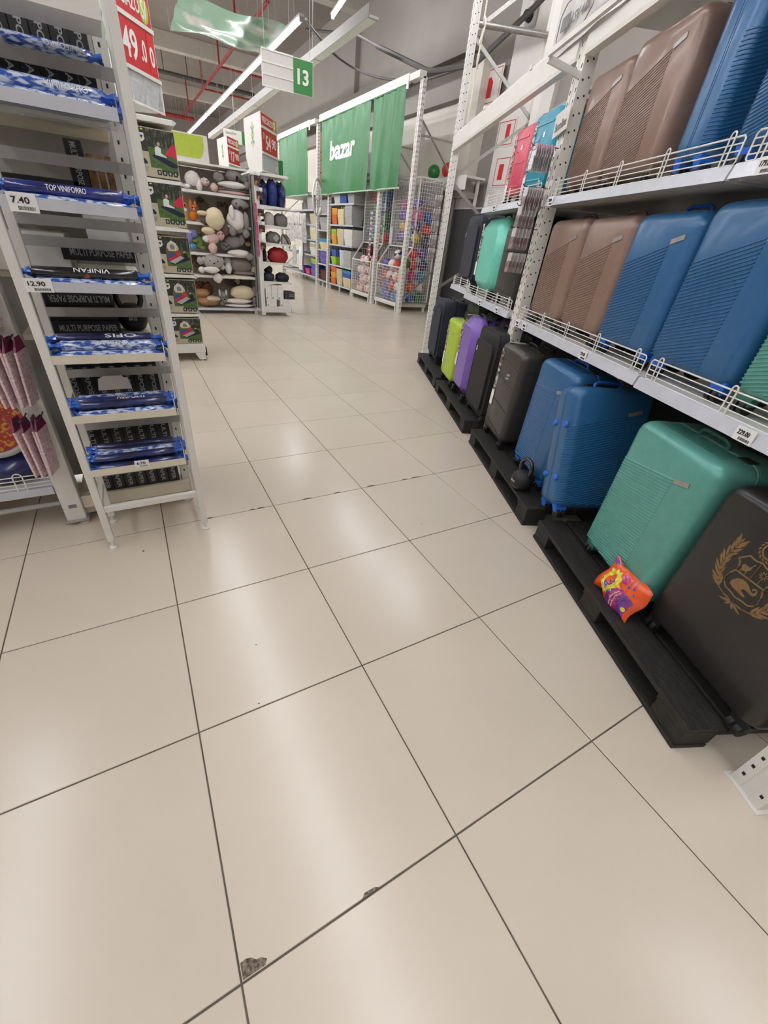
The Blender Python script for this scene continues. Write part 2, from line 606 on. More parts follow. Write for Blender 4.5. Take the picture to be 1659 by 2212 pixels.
# ================================================================== LEFT: roll display rack
def price_tag(parent, txt, c, w=.075, h=.045, rot=(PI / 2, 0, 0), name='price_tag'):
    """paper price card centred at c, facing -y before rot"""
    e = rot[2]
    n = Vector((math.sin(e), -math.cos(e), 0))
    ux = Vector((math.cos(e), math.sin(e), 0))
    t = obj(name, G().box(-w / 2, w / 2, -.0006, .0006, -h / 2, h / 2), PAPERW, parent, loc=c, rot=(0, 0, e))
    text(txt, INK, t, (-w * .06, -.0012, h * .12), w * .62, h * .34, bold=.015)
    bc = G()
    x = -w * .2
    while x < w * .38:
        b_ = random.choice((.0008, .0014, .002))
        bc.box(x, x + b_, -.0011, -.0006, -h * .4, -h * .2)
        x += b_ + random.choice((.001, .0016))
    obj('barcode', bc, INK, t, kind='stuff')
    return t


FILMB = M('blue_white_printed_film', (46, 84, 172), 0.1, rgb2=(206, 218, 238), scale=70, stretch=(.5, 1.6, 1.6), coat=.8, bump=.3, bscale=35, cut=(.44, .56))
FILMN = M('navy_printed_film', (34, 48, 120), 0.14, noise=.3, scale=20, coat=.8, bump=.25, bscale=40)
FILMS = M('silver_blue_film', (88, 104, 140), 0.1, .35, noise=.4, scale=22, stretch=(1, 5, 5), coat=.8, bump=.3, bscale=40)
FILMD = M('dark_blue_glossy_film', (30, 42, 98), 0.12, .25, noise=.5, scale=14, stretch=(.6, 6, 6), coat=1, bump=.3, bscale=30)
FILMK = M('black_orange_film', (28, 26, 32), 0.15, rgb2=(222, 74, 34), scale=7, stretch=(1, .4, .4), coat=.8, cut=(.55, .6))
FILME = M('blue_wrap_end', (30, 92, 190), 0.15, noise=.4, scale=60, coat=.6, bump=.6, bscale=90)
ROLLS = {}


def roll_meshes(mat, r, L):
    k = (mat.name, r, L)
    if k not in ROLLS:
        b = G().lathe([(r * .92, -L / 2 - .004), (r, -L / 2), (r, -L / 6), (r * .985, 0), (r, L / 6), (r, L / 2), (r * .92, L / 2 + .004)], 16)
        ends = []
        for sg in (-1, 1):
            e = G()
            loops = []
            for i, (rr, xx) in enumerate(((.95, .002), (.75, .014), (.42, .024), (.7, .036), (.85, .046))):
                loops.append([((L / 2 + xx) * sg, rr * r * math.cos(t_ * PI / 5) * (1 if t_ % 2 else .72), rr * r * math.sin(t_ * PI / 5) * (1 if t_ % 2 else .72)) for t_ in range(10)])
            e.loft(loops)
            ends.append(mesh(e, FILME, False))
        for v in range(len(b.v)):
            x, y, z = b.v[v]
            b.v[v] = (z, y, -x)
        ROLLS[k] = (mesh(b, mat, True), ends)
    return ROLLS[k]


def fine(me):
    """copy of a letter mesh cut finely enough to follow a curved surface"""
    m2 = me.copy()
    bm = bmesh.new()
    bm.from_mesh(m2)
    for _ in range(2):
        bmesh.ops.triangulate(bm, faces=bm.faces[:])
        ed = [e for e in bm.edges if e.calc_length() > .12]
        if ed:
            bmesh.ops.subdivide_edges(bm, edges=ed, cuts=2)
    bmesh.ops.triangulate(bm, faces=bm.faces[:])
    bm.to_mesh(m2)
    bm.free()
    return m2


def bent_text(body, mat, parent, r, wid, hei, cx, a0, flip=False):
    me, tw, th = text_mesh(body, mat, .012, .0)
    m2 = fine(me)
    for v in m2.vertices:
        x, y = v.co.x / tw * wid, v.co.y / th * hei
        if flip:
            x, y = -x, -y
        an = a0 + y / r
        v.co = (cx + x, -(r + .0008) * math.cos(an), (r + .0008) * math.sin(an))
    return link('lettering', m2, parent)


def film_roll(x, y, z, mat, label, r=.019, L=.315, txt=None, flip=False, tx=0.05, tw=.11, th=.016, a0=.45, tm=None, yaw=0.0, grp='rolls of adhesive film on the display rack'):
    t = thing('film_roll', label, 'film roll', (x, y, z), yaw, grp)
    b, ends = roll_meshes(mat, r, L)
    link('wrapped_tube', b, t)
    link('twisted_end', ends[0], t)
    link('twisted_end', ends[1], t)
    if txt:
        bent_text(txt, tm or PAPERW, t, r, tw, th, tx, a0, flip)
    return t


rack = thing('display_rack', 'narrow white slatted display rack holding blue film rolls', 'display rack', (0, 0, 0))
PX = (-.236, .199)
for x in PX:
    for y, nm in ((1.71, 'front'), (1.945, 'back')):
        obj('post', G().box(x - .015, x + .015, y - .012, y + .012, .045, 2.25), WHITE, rack, bevel=.002)
        f_ = obj('foot', G().lathe([(.018, 0), (.018, .008), (.007, .014), (.007, .05)], 14, (x, y, 0)), PLW, rack, True)
    obj('side_brace', G().box(x - .01, x + .01, 1.722, 1.933, .225, .25), WHITE, rack)
    obj('side_brace', G().box(x - .01, x + .01, 1.722, 1.933, 2.2, 2.24), WHITE, rack)
obj('front_brace', G().box(PX[0] + .015, PX[1] - .015, 1.70, 1.72, .213, .245), WHITE, rack, bevel=.002)
for z in (1.77, 1.523, 1.343, 1.277, 1.037, .793, .548, .30):
    obj('slat', G().box(PX[0] + .015, PX[1] - .015, 1.934, 1.940, z - .017, z + .017), GREYM, rack)
TRAYS = [1.655, 1.405, 1.17, .925, .688, .44]
for i, z in enumerate(TRAYS):
    lipm = RAIL if i < 3 else WHITE2
    x0, x1 = PX[0] + .012, PX[1] - .036
    tr = obj('tray', G().box(x0, x1, 1.703, 1.925, z - .032, z - .028), CLEAR if i < 2 else lipm, rack)
    obj('tray_lip', G().box(x0, x1, 1.699, 1.703, z - .032, z + .0), lipm, tr)
    for x in (x0, x1):
        obj('tray_side', G().box(x - .0015, x + .0015, 1.703, 1.925, z - .03, z + .03), CLEAR if i < 3 else lipm, tr)
# upper white shelf above the first rolls
tr = obj('tray', G().box(PX[0] + .012, PX[1] - .03, 1.703, 1.925, 1.85, 1.855), WHITE, rack)
obj('tray_lip', G().box(PX[0] + .012, PX[1] - .03, 1.698, 1.703, 1.836, 1.93), WHITE, tr)
t2 = rack
price_tag(rack, '7.40', (-.155, 1.6975, 1.388), .075, .05)
price_tag(rack, '12.90', (-.185, 1.6975, 1.158), .078, .042)
price_tag(rack, '6.70', (-.02, 1.6975, .442), .058, .036)

LBL = iter(range(99))
rr = .019


def stack(z, items):
    """items: (column, layer, material, text, flip, label)"""
    for col, lay, mt, txt, flip, lab in items:
        x = -.03 + random.uniform(-.008, .008)
        y = 1.726 + col * 2.05 * rr
        zz = z - .028 + rr + lay * 1.76 * rr
        film_roll(x, y, zz, mt, lab, txt=txt, flip=flip, yaw=random.uniform(-.02, .02), tx=random.uniform(-.02, .08), a0=.35 if z > 1.3 else .75)


stack(1.655, [(0, 0, FILMB, 'VINIFORRO', False, 'lowest blue white film roll at the lip of the top tray'),
              (1, 0, FILMN, None, False, 'navy film roll behind the front roll of the top tray'),
              (2, 0, FILMS, None, False, 'silvery film roll at the back of the top tray'),
              (.5, 1, FILMB, 'VINIFORRO', False, 'second film roll up in the top tray stack'),
              (1.5, 1, FILMB, 'VINIFORRO', False, 'blue film roll wedged in the middle of the top tray stack')])
film_roll(-.045, 1.974, 1.808, FILMB, 'topmost film roll resting on a slat under the upper white shelf', txt='VINIFORRO', flip=True, tx=.1)
stack(1.405, [(0, 0, FILMB, None, False, 'blue white film roll behind the 7.40 price tag'),
              (1, 0, FILMN, None, False, 'navy film roll behind the front roll of the second tray'),
              (.5, 1, FILMN, 'TOP VINIFORRO', False, 'navy film roll with large white lettering above the 7.40 tag'),
              (1.5, .9, FILMS, None, False, 'silvery film roll at the back of the second tray')])
stack(1.17, [(0, 0, FILMB, None, False, 'blue white film roll at the lip of the third tray'),
             (1, 0, FILMS, None, False, 'silvery film roll in the middle of the third tray'),
             (.4, 1, FILMK, 'VINIFAN', True, 'black and orange film roll with upside-down white lettering')])
stack(.925, [(0, 0, FILMB, None, False, 'blue white film roll low at the lip of the fourth tray'),
             (1, 0, FILMN, None, False, 'navy film roll low in the middle of the fourth tray'),
             (.5, 1, FILMB, 'VINIFORRO', True, 'pale blue film roll on top of the fourth tray'),
             (1.7, 1.5, FILMD, 'OFIS', True, 'dark blue film roll with white and red lettering'),
             (2.4, 1, FILMN, None, False, 'navy film roll at the back of the fourth tray')])
stack(.688, [(0, 0, FILMB, None, False, 'blue white film roll at the lip of the fifth tray'),
             (1, 0, FILMD, None, False, 'dark film roll low in the middle of the fifth tray'),
             (2, 0, FILMN, None, False, 'navy film roll low at the back of the fifth tray'),
             (.6, 1, FILMD, None, False, 'dark glossy film roll on top of the fifth tray'),
             (1.6, 1, FILMN, 'VINIFORRO', True, 'navy film roll with white lettering on the fifth tray'),
             (2.6, 1, FILMB, None, False, 'blue white film roll topmost at the back of the fifth tray')])
stack(.44, [(0, 0, FILMD, None, False, 'dark blue film roll right behind the 6.70 price tag'),
            (1, 0, FILMD, None, False, 'second dark film roll from the lip of the lowest tray'),
            (2, 0, FILMD, None, False, 'third dark film roll from the lip of the lowest tray'),
            (3, 0, FILMD, None, False, 'dark film roll low at the back of the lowest tray'),
            (.6, 1, FILMD, None, False, 'dark film roll on top near the 6.70 price tag'),
            (1.6, 1, FILMB, None, False, 'pale blue film roll lying on the dark rolls of the lowest tray'),
            (2.6, 1, FILMD, None, False, 'dark film roll on top in the lowest tray'),
            (3.4, 1.2, FILMD, None, False, 'hindmost dark film roll of the lowest tray')])
g = G().plate([(-.07, 0), (.06, 0), (.052, .05), (.038, .052), (.03, .06), (-.04, .06), (-.05, .052), (-.06, .05)], 0, .0012)
tag(obj('header_card', g, SIGNW, loc=(-.05, 1.87, .735)), 'blank white header card standing behind the fifth tray of rolls', 'card')

# ================================================================== gondola behind the roll rack
GB = 2.02
gon = thing('gondola_shelf', 'white gondola shelving behind the film roll rack', 'shelf', (0, 0, 0))
obj('column', G().box(-.437, -.352, 1.98, 2.06, .03, 2.4), WHITE, gon, bevel=.003, label='broad white end column')
obj('column_foot', G().box(-.447, -.342, 1.97, 2.07, .022, .032), GREYM, gon)
obj('foot', G().lathe([(.022, 0), (.022, .008), (.008, .014), (.008, .03)], 14, (-.37, 2.0, 0)), PLW, gon, True)
obj('foot', G().lathe([(.022, 0), (.022, .008), (.008, .014), (.008, .03)], 14, (.15, 2.04, 0)), PLW, gon, True)
obj('column', G().box(.142, .185, 2.03, 2.09, .02, 2.3), WHITE, gon, bevel=.002)
hl = G()
for k in range(40):
    hl.box(.157, .163, 2.0285, 2.03, .2 + k * .05, .212 + k * .05)
obj('slot_row', hl, DARK, gon, kind='stuff')
obj('kick_panel', G().box(-.352, .17, 2.03, 2.5, .03, .075), WHITE2, gon, bevel=.003)
obj('base_panel', G().box(-.352, .175, 2.0, 2.5, .08, .15), WHITE2, gon, bevel=.004)
obj('back_panel', G().box(-1.7, .185, 2.5, 2.52, .03, 2.4), GREYM, gon)
for z in (.93, 1.165, 1.40, 1.67):
    sh = obj('shelf', G().box(-.35, .14, 2.06, 2.5, z - .025, z), WHITE2, gon, bevel=.003)
obj('barcode_label', G().box(-.41, -.375, 1.9785, 1.98, .105, .125), INKG, gon)
# left bay: low shelf with wire guard
obj('base_shelf', G().box(-1.7, -.44, 1.99, 2.5, .215, .235), WHITE, gon)
obj('price_rail', G().box(-1.7, -.44, 1.975, 1.99, .205, .245), RAIL, gon)
obj('foot_bar', G().cyl((-1.7, 2.0, .135), (-.44, 2.0, .135), .012, n=8), GREYM, gon, True)
wg = G()
for z in (.255, .275, .295, .315):
    wg.cyl((-1.7, 1.985, z), (-.44, 1.985, z), .0025, n=6)
obj('wire_guard', wg, WIRE, gon, kind='stuff')
for x in (-.555, -.9, -1.3):
    pts = [(x - .018, 1.982, .24)] + [(x + .018 * math.cos(t_), 1.982, .315 + .018 * math.sin(t_)) for t_ in [PI - i * PI / 6 for i in range(7)]] + [(x + .018, 1.982, .24)]
    obj('wire_loop', G().tube(pts, .0028, 6), WIRE, gon, True)
for z in (1.0, 1.4):
    obj('shelf', G().box(-1.7, -.44, 2.05, 2.5, z - .03, z), WHITE, gon)

BLACKB = M('black_carton', (26, 25, 27), 0.45, noise=.1)
GREYT = M('silver_grey_print', (150, 150, 152), 0.5)


def ream(x, z, w, h, label, y=GB, vertical=True, flip=False, dep=.22, rotz=0):
    t = thing('paper_box', label, 'box', (x + w / 2, y, z), rotz, 'black boxes of multi purpose paper')
    obj('carton', G().box(-w / 2, w / 2, 0, dep, 0, h), BLACKB, t, bevel=.002)
    if vertical:
        text('MULTI PURPOSE PAPER', GREYT, t, (0, -.0008, h / 2), h * .93, .02, rot=(PI / 2, PI / 2, 0), bold=.02)
    else:
        text('MULTI PURPOSE PAPER', GREYT, t, (.01, -.0008, h / 2), w * .86, .026, rot=(PI / 2, PI if flip else 0, 0), bold=.02)
    return t


for k in range(7):
    ream(-.245 + k * .0535, .151, .0525, .382, '%s black paper box from the left in the lowest standing row' % ORD[k])
    ream(-.245 + k * .0535, .535, .0525, .382, '%s black paper box from the left in the upper standing row' % ORD[k])
    ream(-.245 + k * .0535, 1.672, .0525, .382, '%s black paper box from the left in the topmost row' % ORD[k])
ream(-.235, .932, .25, .058, 'black paper box lying lowest on the middle shelf', vertical=False)
ream(-.245, .992, .26, .055, 'black paper box lying upside down on another box', vertical=False, flip=True)
ream(-.24, 1.049, .25, .05, 'black paper box lying topmost under the third tray', vertical=False, flip=True)
ream(-.12, 1.215, .255, .06, 'black paper box lying beside white cartons', vertical=False)
ream(-.26, 1.402, .27, .07, 'black paper box lying behind the 7.40 rolls', vertical=False)
ream(-.02, 1.402, .055, .19, 'short black paper box standing beside the magazines', vertical=True)
WBOX = M('white_carton', (224, 222, 216), .6)
tag(obj('carton_box', G().box(-.34, -.1, 2.04, 2.3, 1.167, 1.30), WBOX, bevel=.002), 'plain white carton on the shelf behind the slats', 'box')
tag(obj('carton_box', G().box(-.02, .13, 2.05, 2.3, 1.28, 1.37), WBOX, bevel=.002), 'small white carton on top of a black paper box', 'box')
MAG = M('brown_picture_print', (70, 46, 34), .4, rgb2=(170, 120, 70), scale=30)
for k in range(3):
    tag(obj('magazine', G().box(.04 + k * .03, .062 + k * .03, 2.05, 2.25, 1.402, 1.56), MAG, bevel=.001), ('left', 'middle', 'right')[k] + ' brown magazine standing behind the second tray', 'magazine', 'magazines behind the rack')


def kettlebell(loc, txt, label, sc=1.0, rotz=0.0):
    t = thing('kettlebell', label, 'kettlebell', loc, rotz)
    K = M('black_vinyl_kettlebell', (30, 29, 30), .55, noise=.1, bump=.1, bscale=150)
    prof = [(.045, 0), (.062, .012), (.078, .045), (.08, .075), (.072, .105), (.052, .128), (.03, .14)]
    obj('bell', G().lathe([(a * sc, b * sc) for a, b in prof], 24), K, t, True)
    pts = []
    for i in range(13):
        a_ = PI + .5 - (PI + 1.0) * i / 12
        pts.append((.062 * sc * math.cos(a_) * (1.0 if i not in (0, 12) else .8), 0, (.168 + .062 * math.sin(a_)) * sc))
    obj('handle', G().tube([(-.045 * sc, 0, .115 * sc)] + pts[1:-1] + [(.045 * sc, 0, .115 * sc)], .0155 * sc, 10), M('black_handle_paint', (26, 25, 25), .25, coat=.5), t, True)
    text(txt, M('pale_grey_print', (190, 190, 190), .6), t, (0, -.0805 * sc, .07 * sc), .042 * sc, .016 * sc, bold=.01)
    return t


kettlebell((.06, 2.14, 1.0), '6KG', 'black six kilo kettlebell on the shelf behind the rack', .8)
bpy.data.objects[COL.objects[-1].parent.name].location = (.075, 2.14, .932)

# hanging packs on the column
PINK = M('pink_notebook_pack', (210, 162, 168), .3, rgb2=(232, 220, 220), scale=40, stretch=(1, 1, 3), coat=.5)
PINKD = M('dark_magenta_card', (110, 34, 66), .4, noise=.3)
pk = G().box(-.0045, .0045, -.10, 0, -.22, 0)
pk_me = mesh(pk, PINK, bevel=.002)
pkt = G().add([(-.005, -.1, 0), (.005, -.1, 0), (.005, 0, 0), (-.005, 0, 0), (-.001, -.07, .05), (.001, -.07, .05), (.001, -.02, .05), (-.001, -.02, .05)],
              [(0, 1, 2, 3), (4, 7, 6, 5), (0, 4, 5, 1), (1, 5, 6, 2), (2, 6, 7, 3), (3, 7, 4, 0)])
pkt_me = mesh(pkt, PINKD)
for zi, (z, nn, tx_) in enumerate(((.90, 5, 'upper'), (.575, 4, 'lower'), (1.2, 4, 'topmost'))):
    t = thing('display_hook', 'black wire hook carrying the %s bunch of pink packs' % tx_, 'hook', (-.395, 1.98, z + .045))
    obj('hook', G().tube([(-.03, 0, 0), (-.03, -.13, 0), (-.03, -.14, .015)], .003, 6), RUBBER, t, True)
    obj('hook', G().tube([(.03, 0, 0), (.03, -.13, 0), (.03, -.14, .015)], .003, 6), RUBBER, t, True)
    for k in range(nn):
        t = thing('notebook_pack', '%s pink notebook pack of the %s bunch on the white column' % (ORD[k], tx_), 'notebook pack', (-.445 + k * .026, 1.972 - .012 * (k % 2), z), 0, 'pink packs hung on the column', rot=(0, R(-3 + 2 * k), R(-14 + 4 * (k % 3))))
        link('pack', pk_me, t)
        link('header', pkt_me, t)
# things on the low shelf at the far left
NAVYB = M('navy_film_bag', (34, 42, 92), .22, noise=.4, scale=9, coat=.6, bump=.7, bscale=14)
g = G().ball((0, 0, 0), (.22, .17, .10), 20, 12)
for i, p in enumerate(g.v):
    x, y, z = p
    g.v[i] = (x, y, max(z * 1.0, -.06) + .012 * math.sin(x * 40 + y * 31))
tag(obj('film_bag', g, NAVYB, smooth=True, loc=(-.66, 2.20, .305)), 'crumpled navy plastic bag on the low shelf beside the column', 'bag')
PEP = M('chilli_pepper_print', (150, 36, 28), .35, rgb2=(190, 140, 50), scale=60, noise=.2, coat=.4, cut=(.5, .62))
t = thing('serving_tray', 'round tray printed with red and yellow chillies', 'tray', (-.60, 2.13, .535), 0, rot=(R(72), 0, R(-10)))
obj('printed_base', G().lathe([(.135, 0), (.135, .004)], 32), PEP, t, True)
obj('rim', G().tube([(.15 * math.cos(i * PI / 16), .15 * math.sin(i * PI / 16), .012) for i in range(32)], .014, 8, True), GREYM, t, True)
tag(obj('dark_bundle', G().ball((0, 0, 0), (.2, .14, .11), 18, 10), M('black_cloth', (30, 28, 32), .8, noise=.3, bump=.5, bscale=12), smooth=True, loc=(-.7, 2.3, .46)), 'black cloth bundle behind the chilli tray', 'bundle')


# ================================================================== signs
def price_sign(loc, price, label, W=.57, rotz=R(51.6), hp=.305, hh=.16, lo=.20, cents=True):
    t = thing('price_sign', label, 'price sign', loc, rotz)
    a2 = R(43)
    # wedge body: red face along x, pale face along the second side
    L2 = .8
    p = [(0, 0), (W, 0), (L2 * math.cos(a2), L2 * math.sin(a2))]
    z0, z1 = lo, lo + hp + hh + .035
    obj('body', G().loft([[(q[0], q[1], z0) for q in p], [(q[0], q[1], z1) for q in p]]), SIGNW, t)
    flat('price_panel', t, .012, W - .012, lo + .012, lo + hp, 0, REDP, .004)
    flat('header_panel', t, .012, W - .012, lo + hp + .03, z1 - .008, 0, REDP, .004)
    obj('frame_bar', G().box(0, W, -.014, 0, lo + hp, lo + hp + .03), PLW, t)
    obj('frame_bar', G().box(0, W, -.02, 0, lo - .014, lo + .012), PLW, t)
    hz = lo + hp + .03 + hh / 2
    text('PRECIAZO', PAPERW, t, (W * .40, -.0055, hz), W * .66, hh * .5, bold=.015)
    obj('lime_disc', G().plate([(W * .83 + .062 * math.cos(q * PI / 12), hz + hh * .46 * math.sin(q * PI / 12)) for q in range(24)], -.004, .0015), LIME, t)
    text('S/', PAPERW, t, (W * .83, -.0065, hz), .075, hh * .62, bold=.02)
    pz = lo + hp / 2 + .005
    main, ct = price
    if main == '49':
        text('1', PAPERW, t, (W * .07, -.0055, pz - .06), .03, hp * .5, bold=.02)
        text('49', PAPERW, t, (W * .36, -.0055, pz), W * .34, hp * .62, bold=.02)
        text('.0', PAPERW, t, (W * .67, -.0055, pz), W * .13, hp * .46, bold=.02)
        obj('digit_card', G().box(W * .79, W * .95, -.007, -.004, lo + .04, lo + hp - .01), M('bright_red_card', (206, 44, 46), .4), t)
        text('0', PAPERW, t, (W * .87, -.0085, pz - .01), W * .11, hp * .44, bold=.02)
    else:
        text('S/', PAPERW, t, (W * .13, -.0055, pz + hp * .2), W * .1, hp * .25)
        text(main, PAPERW, t, (W * .40, -.0055, pz - .01), W * .30, hp * .62, bold=.02)
        text(ct, PAPERW, t, (W * .77, -.0055, pz + .01), W * .30, hp * .42, bold=.01)
    # clear apron under the red panel
    obj('clear_apron', G().add([(0, -.005, 0), (W, -.005, .0), (W, -.005, lo - .014), (0, -.005, lo - .014), (0, 0, 0), (W, 0, 0), (W, 0, lo - .014), (0, 0, lo - .014)],
        [(0, 1, 2, 3), (7, 6, 5, 4), (0, 4, 5, 1), (1, 5, 6, 2), (2, 6, 7, 3), (3, 7, 4, 0)]), CLEAR, t)
    obj('apron_rim', G().box(0, W, -.012, .004, -.012, .004), PLW, t)
    obj('apron_post', G().box(W - .012, W, -.012, .004, 0, lo), PLW, t)
    obj('stand', G().loft([[(.04, .03, -.012), (W * .9, .03, -.012), (L2 * math.cos(a2) * .8, L2 * math.sin(a2) * .8, -.012)], [(q[0], q[1] + .002, lo) for q in p]]), SIGNW, t)
    # leaf logo on the pale side
    e = Vector((math.cos(a2), math.sin(a2), 0))
    nrm = Vector((-math.sin(a2), math.cos(a2), 0))
    for q, (dx, dz, hgt, mt) in enumerate(((-.05, 0, .09, LIME), (0, .05, .10, GREENS), (0, -.05, .10, GREENS), (.05, 0, .09, LIME), (0, .13, .06, LIME), (0, -.13, .06, LIME), (-.05, .09, .05, GREENS), (.05, .09, .05, GREENS), (-.05, -.09, .05, GREENS), (.05, -.09, .05, GREENS))):
        c = e * (L2 * .5 + dx)
        g_ = G()
        zc = (z0 + z1) / 2 + dz
        pr_ = [(0, -.5), (.3, -.2), (.3, .2), (0, .5), (-.3, .2), (-.3, -.2)]
        lo_ = [c + e * (u * .06) + Vector((0, 0, zc + v * hgt)) for u, v in pr_]
        g_.loft([[p_ + nrm * .0005 for p_ in lo_], [p_ + nrm * .003 for p_ in lo_]])
        obj('logo_mark', g_, mt, t)
    return t


price_sign((.385, 5.15, 2.235), ('49', ''), 'large red price sign reading 49.00 above the airbed boxes', hh=.19, lo=.215)
price_sign((2.378, 8.05, 2.16), ('54', '90'), 'red price sign reading 54.90 on the shelf end beside the plush toys', W=.64, hp=.29, hh=.15, lo=.22)
price_sign((2.689, 12.0, 2.40), ('17', '90'), 'red price sign reading 17.90 behind the plush shelf', W=.57, hp=.29, hh=.15, lo=.155)
t = thing('gondola_shelf', 'white gondola behind the plush shelf carrying the 17.90 sign', 'shelf')
obj('back_panel', G().box(.6, 3.0, 12.55, 12.6, 0, 2.36), GREYM, t)
obj('top_board', G().box(.6, 3.3, 11.9, 12.9, 2.34, 2.385), WHITE, t)
for z in (.15, .75, 1.35, 1.9):
    obj('shelf', G().box(.6, 3.2, 11.95, 12.55, z - .03, z), WHITE, t)
t = thing('shelf_header', 'small green header reading bazar behind the 54.90 sign', 'sign', (2.78, 8.97, 2.3))
obj('board', G().box(-.22, .22, 0, .015, -.165, .12), GREENS, t)
text('bazar', PAPERW, t, (0, -.001, .0), .27, .12, bold=.03)
t = thing('hanging_sign', 'small white department sign with green end behind the price signs', 'sign', (4.03, 17.0, 3.70))
obj('board', G().box(-.36, .36, -.01, .01, -.16, .16), SIGNW, t)
obj('green_panel', G().box(.2, .36, -.014, -.01, -.16, .16), GREENS, t)
text('Utensilios', INK, t, (-.14, -.0115, .08), .34, .07)
obj('hanger_wire', G().cyl((0, 0, .16), (0, 0, 3.25), .004, n=5), GREYM, t)


# ================================================================== airbed end unit
def endcap(loc, label, xs, dep, shelves, top, x_end, base_h):
    """end unit seen from its side: column at the left, shelves reaching to +x"""
    t = thing('end_shelf', label, 'shelf', loc)
    x0, x1 = xs
    for y in (.0, dep - .05):
        obj('upright', G().box(x0, x1, y - .002, y + .05, .02, top - .03), WHITE, t, bevel=.003)
    obj('back_panel', G().box(x0 + .01, x1 - .01, .05, dep - .05, .1, top - .02), GREYM, t)
    for i, z in enumerate(shelves):
        s_ = obj('shelf', G().box(x1, x_end, 0.012, dep - .012, z - .02, z), WHITE, t)
        L = x_end - x1
        for y in (0, dep - .012):
            pr_ = [(x1, z + .012), (x_end, z + .004), (x_end, z - .022), (x1 + L * .45, z - .028), (x1 + L * .2, z - .05), (x1 + .02, z - .1), (x1, z - .12)]
            obj('bracket', G().loft([[(p[0], y, p[1]) for p in pr_], [(p[0], y + .012, p[1]) for p in pr_]]), WHITE, s_)
        obj('price_rail', G().loft([[(x_end, y, z + .006), (x_end + .035, y, z - .012), (x_end + .03, y, z - .02), (x_end, y, z - .03)] for y in (0, dep)]), RAIL, s_)
    # top board
    tb = obj('top_board', G().box(x0, x_end, 0, dep, top - .03, top + .01), WHITE, t, bevel=.004)
    obj('price_rail', G().loft([[(x_end, y, top + .01), (x_end + .03, y, top - .006), (x_end, y, top - .03)] for y in (0, dep)]), RAIL, tb)
    # base
    obj('base_deck', G().box(x1, x_end + .01, 0, dep, base_h - .1, base_h), WHITE, t, bevel=.004)
    for y in (.0, dep - .05):
        obj('base_foot', G().loft([[(x_end - .07, y, .02), (x_end, y, .02), (x_end, y, base_h - .1), (x_end - .11, y, base_h - .1)], [(x_end - .07, y + .05, .02), (x_end, y + .05, .02), (x_end, y + .05, base_h - .1), (x_end - .11, y + .05, base_h - .1)]]), WHITE, t)
        obj('levelling_foot', G().lathe([(.02, 0), (.02, .006), (.008, .01), (.008, .022)], 10, (x_end - .04, y + .025, 0)), PLW, t)
    obj('bumper', G().box(x_end + .01, x_end + .03, .05, dep - .05, .05, .14), RUBBER, t)
    return t


endcap((0, 5.1, 0), 'white end unit stacked with airbed boxes behind the roll rack', (-.02, .05), .9, [1.685, 1.305, .895, .512], 2.12, .745, .195)
KRAFT = M('woven_beige_print', (176, 166, 142), .5, noise=.12, scale=120)
DGRN = M('dark_green_print', (38, 42, 34), .45)
GRASS = M('grass_photo_print', (70, 98, 48), .45, noise=.25, scale=40)
TREES = M('tree_photo_print', (34, 40, 26), .45, rgb2=(120, 122, 104), scale=26, stretch=(2, 1, .6), cut=(.5, .75))
NAVY = M('navy_mattress_print', (24, 26, 54), .4)
TENTR = M('crimson_tent_print', (186, 36, 66), .45)
TENTW = M('pale_tent_print', (196, 194, 178), .45)
SKIN = M('skin_print', (200, 152, 126), .5)
SHIRT = M('pale_shirt_print', (206, 214, 208), .5)
YEL = M('yellow_print', (206, 198, 40), .5)
SLEEP = M('red_blanket_print', (178, 46, 58), .5, noise=.2, scale=30)
GREYB = M('grey_blanket_print', (168, 164, 158), .5)
BLUEB = M('blue_blanket_print', (60, 70, 150), .5)


